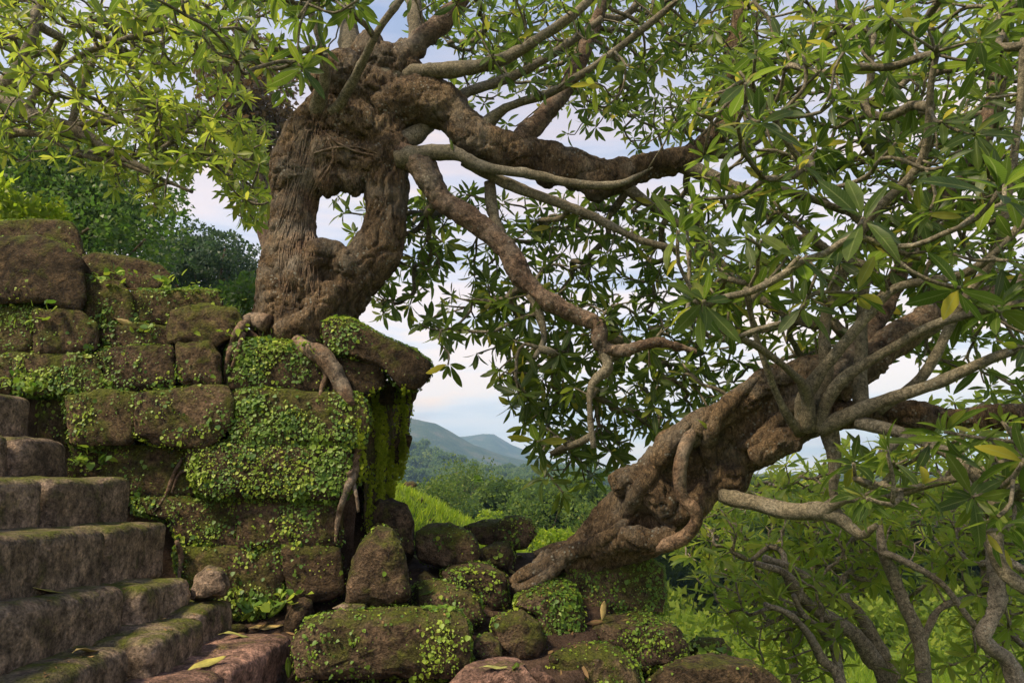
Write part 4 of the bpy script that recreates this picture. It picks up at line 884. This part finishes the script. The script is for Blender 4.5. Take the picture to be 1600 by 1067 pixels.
# upper left frangipani
D = bgtree('sunlit frangipani whose pale limbs enter from the upper left over the wall', [
   px_path([(-330,420,6.6,30),(-200,260,6.6,30),(-60,190,6.4,28),(10,160,6.3,24),(60,185,6.2,18),(120,205,6.2,14),(180,240,6.1,9),(240,270,6.0,6)], .06),
   px_path([(-40,170,6.4,22),(20,120,6.3,16),(50,60,6.2,12),(60,-20,6.2,9)], .06),
   px_path([(40,180,6.2,12),(60,140,6.1,9),(120,90,6.0,7),(200,60,5.9,6),(280,40,5.8,5)], .06),
   px_path([(110,200,6.2,9),(130,130,6.2,8),(150,80,6.2,6),(140,30,6.2,5)], .06),
   px_path([(100,200,6.2,9),(200,190,6.1,7),(290,230,5.9,5),(350,260,5.9,4),(400,330,5.9,3)], .06),
   px_path([(-40,210,6.4,16),(60,210,6.3,7),(120,240,6.3,6),(200,260,6.2,5),(300,300,6.1,4)], .06),
  ], [[(-60,-40),(300,-40),(330,80),(420,200),(430,330),(390,350),(330,270),(240,330),(120,260),(-40,240)], [(200,120),(400,200),(425,330),(380,350),(330,260),(240,280)], [(-60,-60),(480,-60),(420,80),(200,120),(-60,140)]], [360, 200, 200], 5.3, 8.2, ll=.165, base=at(-330, 560, 6.8), mind=.11, up=.1, gr='frangipani trees around the ruin')
# ------------------------------------------------------------------ broadleaf trees made of leafy clumps
SQ = [(np.array([(-.5, 0, 0), (0, -.05, .12), (.5, 0, 0), (0, 1, -.1)])*[.8, 1, 1], np.array([(0, 1, 2, 3)]), np.array([(0, 0), (.5, 0), (1, 0), (.5, 1)])),
      (np.array([(-.35, .1, 0), (0, -.3, 0), (.4, .2, .1), (.1, .9, .15)]), np.array([(0, 1, 2, 3)]), np.array([(0, 0), (.5, 0), (1, 0), (.5, 1)]))]
def clump_arrays(lobes, n, ls, shell=.45):
    C = np.array([l[0] for l in lobes]); Rr = np.array([l[1] for l in lobes]); w = Rr**2; k = rng.choice(len(C), n, p=w/w.sum())
    d = unit(rng.normal(0, 1, (n, 3))); rad = Rr[k]*(1-shell*rng.random(n)**1.6)*(1+.22*fbm(C[k]*.7+d*2.2, 2)); P = C[k]+d*rad[:, None]*np.array([1, 1, .8])
    keep = fbm(P/Rr[k, None]*2.4, 2) > -.22; P = P[keep]; d = d[keep]
    D_ = unit(d+rng.normal(0, .7, d.shape)+np.array([0, 0, -.1])); R = frames(D_, d+rng.normal(0, .6, d.shape)+1e-3)
    return P, R, ls*rng.uniform(.6, 1.3, len(P))
def clumptree(name, label, base, top_lobes, n, ls, m, trunk_r, cat='tree', group=None, bark=M_limb):
    T = empty(name, base, label, cat, group); C = np.array([l[0] for l in top_lobes]); c = C.mean(0)
    p = crom(np.vstack([np.append(base-np.array([0, 0, .3]), trunk_r), np.append(base*.5+c*.5+[.02, 0, 0], trunk_r*.75), np.append(c, trunk_r*.4)]), .5)
    V, q, t_ = tube(p[:, :3], p[:, 3], 8); mk('trunk', V, [q, t_], bark, T)
    for l in top_lobes[:14]:
        s0 = p[int(len(p)*rng.uniform(.4, .85)), :3]; p2 = crom(np.vstack([np.append(s0, trunk_r*.4), np.append((s0+l[0])/2+rng.normal(0, .1, 3)*l[1], trunk_r*.22), np.append(l[0], trunk_r*.1)]), .4)
        V, q, t_ = tube(p2[:, :3], p2[:, 3], 5); mk('limb', V, [q, t_], bark, T)
    P, R, S = clump_arrays(top_lobes, n, ls); scatter('crown', SQ, P, R, S, m, T); return T
def lobes_px(poly, n, Y0, Y1, r0, r1):
    t_ = tips_in(poly, n, Y0, Y1, r0*.5); return [(p, rng.uniform(r0, r1)) for p in t_]
clumptree('evergreen_tree', 'dense small leaved evergreen rising behind the upper left of the wall', np.array([-8.5, 14, 1.5]),
   lobes_px([(-60,180),(60,210),(160,240),(235,300),(245,350),(225,395),(130,400),(60,340),(-60,330)], 52, 12, 16, .6, 1.2), 46000, .095, M_dense, .25)
clumptree('evergreen_tree', 'broken dark blue green tree crown standing against the sky behind the wall', np.array([-10.5, 24, 1.5]),
   lobes_px([(285,360),(315,346),(335,375),(375,372),(408,398),(405,440),(380,470),(330,470),(250,440),(240,410),(262,378),(290,385)], 28, 22, 26, .5, 1.0), 24000, .12, M_blue, .3)
clumptree('evergreen_tree', 'tall tree with fine brownish leaves seen between the left canopy and the trunk', np.array([-5.4, 16.5, 1.2]),
   lobes_px([(330,60),(400,80),(445,120),(455,190),(440,250),(400,255),(385,210),(350,170)], 22, 15, 18, .5, .9), 9000, .13, M_purple, .22)
clumptree('bush', 'low green bush on the bank just left of the trunk base', at(375, 520, 9), lobes_px([(350,455),(400,440),(410,480),(380,500),(345,490)], 8, 8.5, 9.5, .18, .3), 2200, .07, M_dense, .03, 'bush')
clumptree('bush', 'bright yellow green bush above the topmost left block', at(0, 420, 7.2), lobes_px([(-40,310),(20,308),(60,330),(80,350),(-40,352)], 10, 6.8, 7.6, .2, .34), 4200, .07, M_grass, .03, 'bush')
# ------------------------------------------------------------------ valley forest
def rtree(base, h, w):
    n = int(rng.integers(5, 9)); L = []
    for k in range(n):
        a = rng.random()*6.28; rr = w*.30*rng.random()**.6; L.append((base+np.array([math.cos(a)*rr, math.sin(a)*rr, h*rng.uniform(.5, .9)]), w*rng.uniform(.17, .27)))
    L.append((base+np.array([0, 0, h*.84]), w*.22)); return L
FP, FR, FS = [], [], []; tints = []
def ico(sub):
    import bmesh
    bm = bmesh.new(); bmesh.ops.create_icosphere(bm, subdivisions=sub, radius=1); bm.verts.ensure_lookup_table()
    V = np.array([v.co[:] for v in bm.verts]); T = np.array([[v.index for v in f.verts] for f in bm.faces]); bm.free(); return V, T
I1, I2 = ico(2), ico(3)
CV, CF, CT = [], [], []; coff = 0
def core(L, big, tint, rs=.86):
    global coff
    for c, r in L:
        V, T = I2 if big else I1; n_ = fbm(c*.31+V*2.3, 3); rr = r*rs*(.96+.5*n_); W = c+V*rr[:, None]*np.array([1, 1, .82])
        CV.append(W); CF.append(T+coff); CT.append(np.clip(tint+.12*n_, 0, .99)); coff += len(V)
cnt = 0
while cnt < 620:
    Y_ = 36*math.exp(rng.random()*math.log(330/36)); px_ = rng.uniform(480, 1750); x = float(at(px_, 760, Y_)[0])
    z = float(terr(np.array([x]), np.array([Y_]))[0])
    h = rng.uniform(5, 9)*(1+.0009*Y_); base = np.array([x, Y_, z]); topz = z+h
    fine = 590 < px_ < 1030; cap = .004*Y_-.3 if px_ > 700 else .012*Y_+.3
    cap -= rng.exponential(.9)*Y_/60
    if topz > cap: base[2] = cap-h
    if px_ < 760 and Y_ < 60: base[2] -= (60-Y_)*.10
    cnt += 1; tn = rng.random()**1.3*.82
    L = rtree(base, h, rng.uniform(3.2, 8)*(1+.0015*Y_)); core(L, Y_ < 62, tn*.8)
    nl = int(np.clip(26000/(Y_**.62), 900, 2600)*(1 if fine else .3))
    P_, R_, S_ = clump_arrays(L, nl, .21*(Y_/38)**.72*(1 if fine else 1.7), .20); FP.append(P_); FR.append(R_); FS.append(S_); tints.append(np.full(len(P_), tn)+rng.random(len(P_))*.18)
hx, hy = [590, 620, 655, 690, 715, 760, 900, 1000], [660, 676, 688, 705, 722, 732, 737, 740]
for k in range(260):
    px_ = rng.uniform(596, 960); cy = np.interp(px_, hx, hy); f = rng.random(); py_ = cy+1+f*(752-cy); Y_ = 415-125*f; c = at(px_, py_, Y_); tn = rng.random()**1.3*.7
    L = [(c+rng.normal(0, 2.4, 3)*[1, 1, .5], rng.uniform(1.8, 3.4)) for _ in range(3)]; core(L, False, tn)
    P_, R_, S_ = clump_arrays(L, 260, 1.05, .2); FP.append(P_); FR.append(R_); FS.append(S_); tints.append(np.full(len(P_), tn)+rng.random(len(P_))*.18)
P_, R_, S_ = np.concatenate(FP), np.concatenate(FR), np.concatenate(FS)
VF = tag(scatter('valley_forest', SQ, P_, R_, S_, M_forest, None, np.concatenate(tints)), 'mass of green forest trees filling the valley between the slope and the mountains', 'forest', kind='stuff')
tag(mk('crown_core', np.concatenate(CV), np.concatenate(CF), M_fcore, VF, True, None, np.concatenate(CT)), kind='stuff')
for lb, px_, py_, Y_, h, w in [('dark round topped tree standing above the forest at the foot of the hill', 725, 712, 60, 8.5, 7.5), ('pale yellow green shrub at the bottom of the grassy slope', 770, 792, 24, 1.8, 1.7),
        ('leafy dark green tree at the near edge of the forest above the angular stone', 830, 770, 34, 6.0, 5.0), ('slender green tree beside the leaning trunk base', 905, 775, 30, 4.5, 3.6),
        ('bushy green tree on the upper grassy slope edge', 668, 742, 34, 4.2, 4.0), ('low light green bush under the leaning trunk on the left', 868, 828, 14, .9, 1.2)]:
    tpz = at(px_, py_, Y_); base = tpz-np.array([0, 0, h])
    L = rtree(base, h*.95, w); clumptree('valley_tree' if h > 2 else 'bush', lb, base, L+rtree(base+[0, 0, -h*.12], h*.9, w*1.1), int(5200 if h > 2 else 2400), .032*w**.5*2.2, M_forest if 'yellow' not in lb and 'light' not in lb else M_grass, .03*w, 'tree' if h > 2 else 'bush', bark=M_limb)
# ------------------------------------------------------------------ grass on slopes
gb = [(np.array([(-.06, 0, 0), (.06, 0, 0), (.03, .6, .05), (0, 1, .25)]), np.array([(0, 1, 2, 3)]), np.array([(0, 0), (1, 0), (1, .6), (.5, 1)])),
      (np.array([(-.05, 0, 0), (.05, 0, 0), (.05, .55, -.08), (.02, 1, -.3)]), np.array([(0, 1, 2, 3)]), np.array([(0, 0), (1, 0), (1, .6), (.5, 1)]))]
def grass(n, x0, x1, y0, y1, s0, s1, name, label):
    x = rng.uniform(x0, x1, n); y = y0*np.exp(rng.random(n)*math.log(y1/y0)); z = terr(x, y)
    pr, d = proj(np.stack([x, y, z], 1)); k = (pr[:, 0] > 480) & (pr[:, 0] < 1700) & (pr[:, 1] < 1120) & (fbm(np.stack([x*.5, y*.5, x*0], -1), 3) > -.35)
    x, y, z = x[k], y[k], z[k]; n = len(x); D_ = unit(np.stack([rng.normal(0, .35, n), rng.normal(0, .35, n), np.ones(n)], 1)); R = frames(D_, rng.normal(0, 1, (n, 3)))
    sz = rng.uniform(s0, s1, n)*(1+.8*np.clip(fbm(np.stack([x*.9, y*.9, x*0], -1), 3), 0, 1)); S_ = sz*np.clip(y/10, .8, 2.2)
    tag(scatter(name, gb, np.stack([x, y, z-.02], 1), R, S_, M_grass, None), label, 'grass', kind='stuff')
grass(150000, -12, 3.5, 6.2, 40, .07, .17, 'slope_grass', 'bright sunlit grass on the slope beyond the wall end')
grass(90000, 1.2, 16, 6.2, 26, .07, .2, 'meadow_grass', 'light green grass on the ground under the lower right trees')
UL = []
for k in range(190):
    px_ = rng.uniform(1000, 1680); Y_ = 9.5*math.exp(rng.random()*math.log(75/9.5)); x = float(at(px_, 900, Y_)[0]); z = float(terr(np.array([x]), np.array([Y_]))[0]); r = rng.uniform(.25, .6)*(Y_/12)
    for q in range(3): UL.append((np.array([x, Y_, z])+rng.normal(0, .5, 3)*r*[1, 1, .2]+[0, 0, r*.6], r*rng.uniform(.5, 1)))
P_, R_, S_ = clump_arrays(UL, 100000, .11, .5); tag(scatter('undergrowth', SQ, P_, R_, S_*np.clip(P_[:, 1]/12, .8, 5), M_under, None), 'light green undergrowth below and behind the lower right trees', 'undergrowth', kind='stuff')
PV, PF, po = [], [], 0
for k in range(420):
    c = soilV[int(rng.integers(0, len(soilV)))]
    if not (3.3 < c[1] < 5.9 and -1.7 < c[0] < 1.0): continue
    r = rng.lognormal(-3.2, .6); r = min(r, .12); W = I1[0]*r*rng.uniform(.6, 1.2, 3); W = W*(1+.3*fbm(I1[0]*1.7+k, 2))[:, None]
    for _ in range(4):
        nn = unit(rng.normal(0, 1, 3)); ov = np.clip(W@nn-r*.5, 0, None); W = W-nn*ov[:, None]
    PV.append(W+c+[0, 0, r*.3]); PF.append(I1[1]+po); po += len(W)
tag(mk('rubble', np.concatenate(PV), np.concatenate(PF), M_bold), 'small broken stones scattered on the soil between the boulders', 'rubble', kind='stuff')
# a few dark rocks on grass
def rock(label, px_, py_, w, h, Y_):
    Yt = Y_*.6
    while Yt < 60:                       # distance at which the rock's foot stands on the ground
        q = at(px_, py_+h*.6, Yt)
        if q[2] <= terr(q[:1], q[1:2])[0]: break
        Yt += .05
    if Yt < 60: Y_ = Yt
    a = np.linspace(0, 2*math.pi, 9)[:-1]; P_ = [(px_+w*math.cos(t_)*(1+.2*rng.normal()), py_+h*math.sin(t_)*(1+.15*rng.normal())) for t_ in a]
    tag(stone('rock', P_, Y_, .5, M_bold, None, .08, .1, .02, 0, 'none', M=24), label, 'rock')
rock('dark rock high on the grassy slope near the wall end', 640, 757, 9, 6, 14.5)
rock('dark rock half way down the grassy slope', 655, 782, 6, 6, 13)
rock('small rock in the grass at the foot of the slope', 672, 812, 7, 3, 12)
rock('long grey rock lying on the grass behind the flat block', 1055, 932, 16, 8, 9)
rock('reddish upright stone on the grass seen past the flat block', 1095, 942, 12, 17, 9.5)
rock('rounded rock on the grass below the thin frangipani', 1198, 1044, 9, 9, 7.5)
# ------------------------------------------------------------------ creepers on stone
def heart():
    V = np.array([(0, 0, 0), (-.38, .05, .06), (-.5, .45, .1), (-.22, .82, .03), (0, 1.0, -.08), (.22, .82, .03), (.5, .45, .1), (.38, .05, .06), (0, .45, -.03)])
    Fc = np.array([(0, 8, 2, 1), (2, 8, 4, 3), (4, 8, 6, 5), (6, 8, 0, 7)]); UV = V[:, :2]+[.5, 0]
    return V, Fc, UV
def fern():
    V = np.array([(0, 0, 0), (-.25, .45, .08), (0, 1, -.15), (.25, .45, .08)]); return V, np.array([(0, 3, 2, 1)]), V[:, :2]+[.5, 0]
def creepers(which, name, label, per_m2, s0, s1):
    Ps, Ns, Ss = [], [], []
    for V, T, dn, w in GROW:
        if w != which or dn <= 0: continue
        a, b, c = V[T[:, 0]], V[T[:, 1]], V[T[:, 2]]; nn = np.cross(b-a, c-a); ar = np.linalg.norm(nn, axis=1)/2; nn = unit(nn); cen = V.mean(0)
        fl = np.sum(nn*((a+b+c)/3-cen), 1) < 0; nn[fl] *= -1
        vis = (nn[:, 1] < .15) | (nn[:, 2] > .6); ar = ar*vis
        n = int(ar.sum()*per_m2*dn); 
        if n < 1: continue
        k = rng.choice(len(T), n, p=ar/ar.sum()); u = rng.random((n, 2)); f = u.sum(1) > 1; u[f] = 1-u[f]
        P = a[k]+(b-a)[k]*u[:, :1]+(c-a)[k]*u[:, 1:]
        msk = fbm(P*3.6+5, 3)+.5*fbm(P*11, 2); th = np.interp(dn, [0, .3, .8, 1.4], [.36, .22, .06, -.10]); keep = msk > th+.20+rng.normal(0, .32, n)
        Ps.append(P[keep]); Ns.append(nn[k][keep]); Ss.append(np.clip(rng.lognormal(0, .5, keep.sum()), .4, 2.8))
    P, Nn, S_ = np.concatenate(Ps), np.concatenate(Ns), np.concatenate(Ss); n = len(P)
    Z = unit(Nn+rng.normal(0, .38, (n, 3))+[0, -.1, .35]); D_ = unit(np.cross(Z, np.cross(np.array([0, 0, -1])+rng.normal(0, .6, (n, 3)), Z)))
    X = np.cross(D_, Z); R = np.stack([X, D_, Z], -1)
    cl = (fbm(P*9, 2)+1)/2; S_ = S_*(s0+(s1-s0)*cl); P = P+Nn*(rng.uniform(.003, .016, n))[:, None]
    tint = np.clip(.55+.9*fbm(P*5+3, 3)+rng.normal(0, .16, n), 0, .99)
    tag(scatter(name, [heart(), heart(), fern()], P, R, S_, M_creep, None, tint), label, 'plant', kind='stuff')
creepers('wall', 'wall_creeper', 'small round leaved creeper covering the blocks of the ruined wall', 17000, .005, .018)
creepers('boulder', 'boulder_creeper', 'tiny leaved green creeper and ferns on the terrace boulders', 15000, .005, .016)
# hanging moss strands on the wall's side return
BVS = bvh_of({'stone_block'}, {wall}); Pm = []
for k in range(420):
    x = rng.uniform(562, 642); f = (x-566)/74; y0 = rng.uniform(596, 800-f*60); ln = int(rng.integers(8, 34))
    if fbm(np.array([x*.13, y0*.012, 1.0]), 2) < -.10: continue
    for q in range(ln):
        y0 += rng.uniform(1.0, 3.0); x += rng.normal(-.1, .6)
        loc, nor = cast(BVS, x, y0)
        if loc is None: break
        Pm.append(loc+nor*rng.uniform(.004, .03)+np.array([0, -.01, 0]))
Pm = np.array(Pm); n = len(Pm); D_ = unit(np.stack([rng.normal(0, .5, n), rng.normal(-.2, .4, n), -np.ones(n)], 1))
tag(scatter('hanging_moss', [heart(), fern()], Pm, frames(D_, np.array([[.2, -1, .3]])+rng.normal(0, .4, (n, 3))), rng.uniform(.012, .028, n), M_hmoss, None), 'yellow green moss hanging down the side of the wall corner', 'moss', kind='stuff')
# grass tufts and small plants on top of wall / ledges
tuft = []
for px_, py_, Y_, n, s in [(180,432,4.55,30,.05),(258,440,4.6,26,.05),(300,452,4.6,40,.03),(225,512,4.5,16,.04),(60,486,4.45,16,.05),(30,600,4.4,30,.05),(55,610,4.4,24,.05),(150,700,4.5,26,.06),(135,720,4.5,24,.06),(350,480,4.5,16,.03),(440,935,4.35,22,.06),(395,950,4.35,26,.06),(372,520,4.4,20,.04),(470,540,4.4,60,.03),(420,537,4.4,50,.03),(740,730+20,24,10,.3),(1105,1008,4.8,26,.05),(1120,1022,4.75,22,.05)]:
    c = at(px_, py_, Y_)
    for q in range(n): tuft.append((c+rng.normal(0, 1, 3)*[.07, .04, .03], s*rng.uniform(.6, 1.3)))
Pt = np.array([t_[0] for t_ in tuft]); St = np.array([t_[1] for t_ in tuft]); n = len(Pt); D_ = unit(np.stack([rng.normal(0, .7, n), rng.normal(-.5, .4, n), rng.normal(.35, .5, n)], 1))
tag(scatter('ledge_plants', [heart(), fern(), gb[0]], Pt, frames(D_, np.array([[0, -.6, 1.0]])+rng.normal(0, .3, (n, 3))), St, M_creep, None), 'little leafy plants rooted in the joints and ledges of the wall', 'plant', kind='stuff')
# ------------------------------------------------------------------ fallen leaves
BVF = bvh_of({'stone_block', 'step_block', 'boulder', 'terrace_soil', 'trunk', 'root', 'limb'})
def fallen(label, px_, py_, Y_, L, ang, roll=0., m=M_yellow, k=0, tip=0.):
    """laid on the surface found at that spot; ang: direction in the picture plane, degrees anticlockwise from right"""
    loc, nor = cast(BVF, px_, py_); stand = 'stand' in label or 'upright' in label
    if not stand and 'trunk' not in label and 'limb' not in label and (nor is None or nor[2] < .7):
        for dd in (3, -3, 6, -6, 9, -9, 13, -13, 18, -18, 24, -24, 30, -30):
            l2, n2 = cast(BVF, px_, py_+dd)
            if n2 is not None and n2[2] > .7: loc, nor = l2, n2; break
    if loc is None: loc, nor = at(px_, py_, Y_), np.array([0, 0, 1.])
    a = math.radians(ang)
    if stand: d = np.array([[math.cos(a), -.15, math.sin(a)]]); up = np.array([[.3, -1., .2]])
    else:
        p2 = proj(loc)[0][0]+20*np.array([math.cos(a), -math.sin(a)]); r_ = at(p2[0], p2[1], 1.0); t_ = np.dot(loc, nor)/np.dot(r_, nor) if abs(np.dot(r_, nor)) > .05 else 0
        d = (r_*t_-loc)[None] if t_ > 0 else np.array([[math.cos(a), 0, math.sin(a)]]); d = d-np.dot(d[0], nor)*nor; up = unit(nor+np.array([0, -.15, .25]))[None]
    R = frames(d, up, np.array([roll*.4]))[0]
    V, Fc, UV = LV[k]; V = V.copy(); V[:, 2] = V[:, 2]*(.45 if not stand else 1)+.035*np.sin(V[:, 1]*7)+.03*V[:, 0]*np.sin(V[:, 1]*11)*6
    V = V@R.T*L; V = V-V.mean(0)*(0 if stand else 1)
    o = mk('fallen_leaf', V, Fc, m, None, True, UV); o.location = loc+nor*.014
    s = o.modifiers.new('thickness', 'SOLIDIFY'); s.thickness = .0015
    tag(o, label, 'leaf', 'leaves fallen on the stones'); return o
fallen('long yellow fallen leaf with a thin stalk on the fourth visible step', 66, 922, 3.5, .36, 8, .3, k=2)
fallen('curled yellow leaf on the lower step nearest the camera', 134, 1022, 2.95, .23, 22, .5, k=4)
fallen('green leaf standing upright in the joint at the right end of a step', 238, 806, 4.25, .09, 70, .2, M_leafY, 0)
fallen('upright yellow green leaf leaning on the wall foot', 418, 972, 4.2, .17, 50, .5, M_leafY, 3)
fallen('yellow leaf lying flat beside the large front block at its left', 415, 982, 4.0, .24, 8, .4, k=0)
fallen('pale twisted yellow leaf in front of the wall foot', 372, 996, 3.9, .24, 6, -.3, k=1)
fallen('thin yellowing leaf on the pink bottom step', 322, 1040, 3.5, .20, 28, .2, k=4)
fallen('green tipped leaf standing at the bottom edge by the front block', 452, 1068, 3.45, .12, 95, .3, M_leafY, 0)
fallen('tan dead leaf wedged between two upper wall blocks', 198, 503, 4.42, .17, -24, .3, k=1)
fallen('dry leaf lying on a ledge under the upper wall blocks', 204, 455, 4.45, .12, 4, .4, m=M_brownleaf, k=0)
fallen('yellow leaf on the soil between the tall slab and the squat stone', 652, 874, 4.6, .15, -14, .3, k=2)
fallen('small green leaf on the low dark stone', 668, 934, 4.1, .10, 24, .6, M_leafY, 5)
fallen('white yellow leaf on the mossy stone under the roots', 690, 906, 4.45, .10, 40, -.4, k=3)
fallen('yellow leaf curling beside the leaning tree root', 800, 905, 4.4, .14, -20, .3, k=1)
fallen('yellow leaf standing upright between the flat block and the dark stone', 940, 975, 4.25, .13, 78, .4, k=5)
fallen('pale brown leaf on the ledge left of the upright yellow leaf', 912, 978, 4.3, .12, 10, .3, m=M_brownleaf, k=0)
fallen('pale yellow leaf on the flat pink slab pointing right', 772, 1052, 3.4, .14, 3, .4, k=0)
fallen('broad green leaf on the right of the flat pink slab', 804, 1058, 3.4, .13, 55, .7, M_leafY, 5)
fallen('dry yellow leaf in the litter left of the leaning trunk root', 812, 872, 4.8, .17, 42, .3, k=2)
fallen('pale green leaf stuck on the leaning trunk', 1100, 665, 4.05, .12, -34, .3, M_leafY, 0)
fallen('yellow leaf hanging over the horizontal limb', 706, 228, 4.5, .10, -80, .3, M_leafY, 2)
# leaf litter
BVT = bvh_of({'step_block', 'stone_block', 'boulder'}); LP, LN = [], []
for k in range(900):
    x, y = (rng.uniform(0, 480), rng.uniform(740, 1066)) if k % 2 else (rng.uniform(480, 1200), rng.uniform(800, 1066))
    l_, n_ = cast(BVT, x, y)
    if n_ is not None and n_[2] > .72 and fbm(l_*3, 2) > -.25: LP.append(l_+n_*.006); LN.append(n_)
LP, LN = np.array(LP), np.array(LN); D_ = unit(np.cross(LN, rng.normal(0, 1, LN.shape)))
tag(scatter('twig_litter', LS+[gb[0]], LP, frames(D_, LN+rng.normal(0, .25, LN.shape)), rng.uniform(.012, .05, len(LP)), M_brownleaf, None), 'bits of dead leaf and twig lying on the steps and stones', 'leaf litter', kind='stuff')
n = 420; pxs = rng.uniform(640, 900, n); pys = rng.uniform(860, 1010, n); k = soilV[rng.integers(0, len(soilV), 1400)]; k = k[(k[:, 1] > 3.4) & (k[:, 1] < 5.7) & (k[:, 0] > -1.6) & (k[:, 0] < 1.2)]
n = len(k); D_ = unit(np.stack([rng.normal(0, 1, n), rng.normal(0, 1, n), rng.normal(0, .2, n)], 1))
tag(scatter('leaf_litter', LS, k+rng.normal(0, .02, k.shape)*[1, 1, 0]+[0, 0, .012], frames(D_, np.array([[0, 0, 1.]])+rng.normal(0, .3, (n, 3))), rng.uniform(.03, .10, n), M_brownleaf, None), 'dry brown leaf litter scattered on the soil between the boulders', 'leaf litter', kind='stuff')
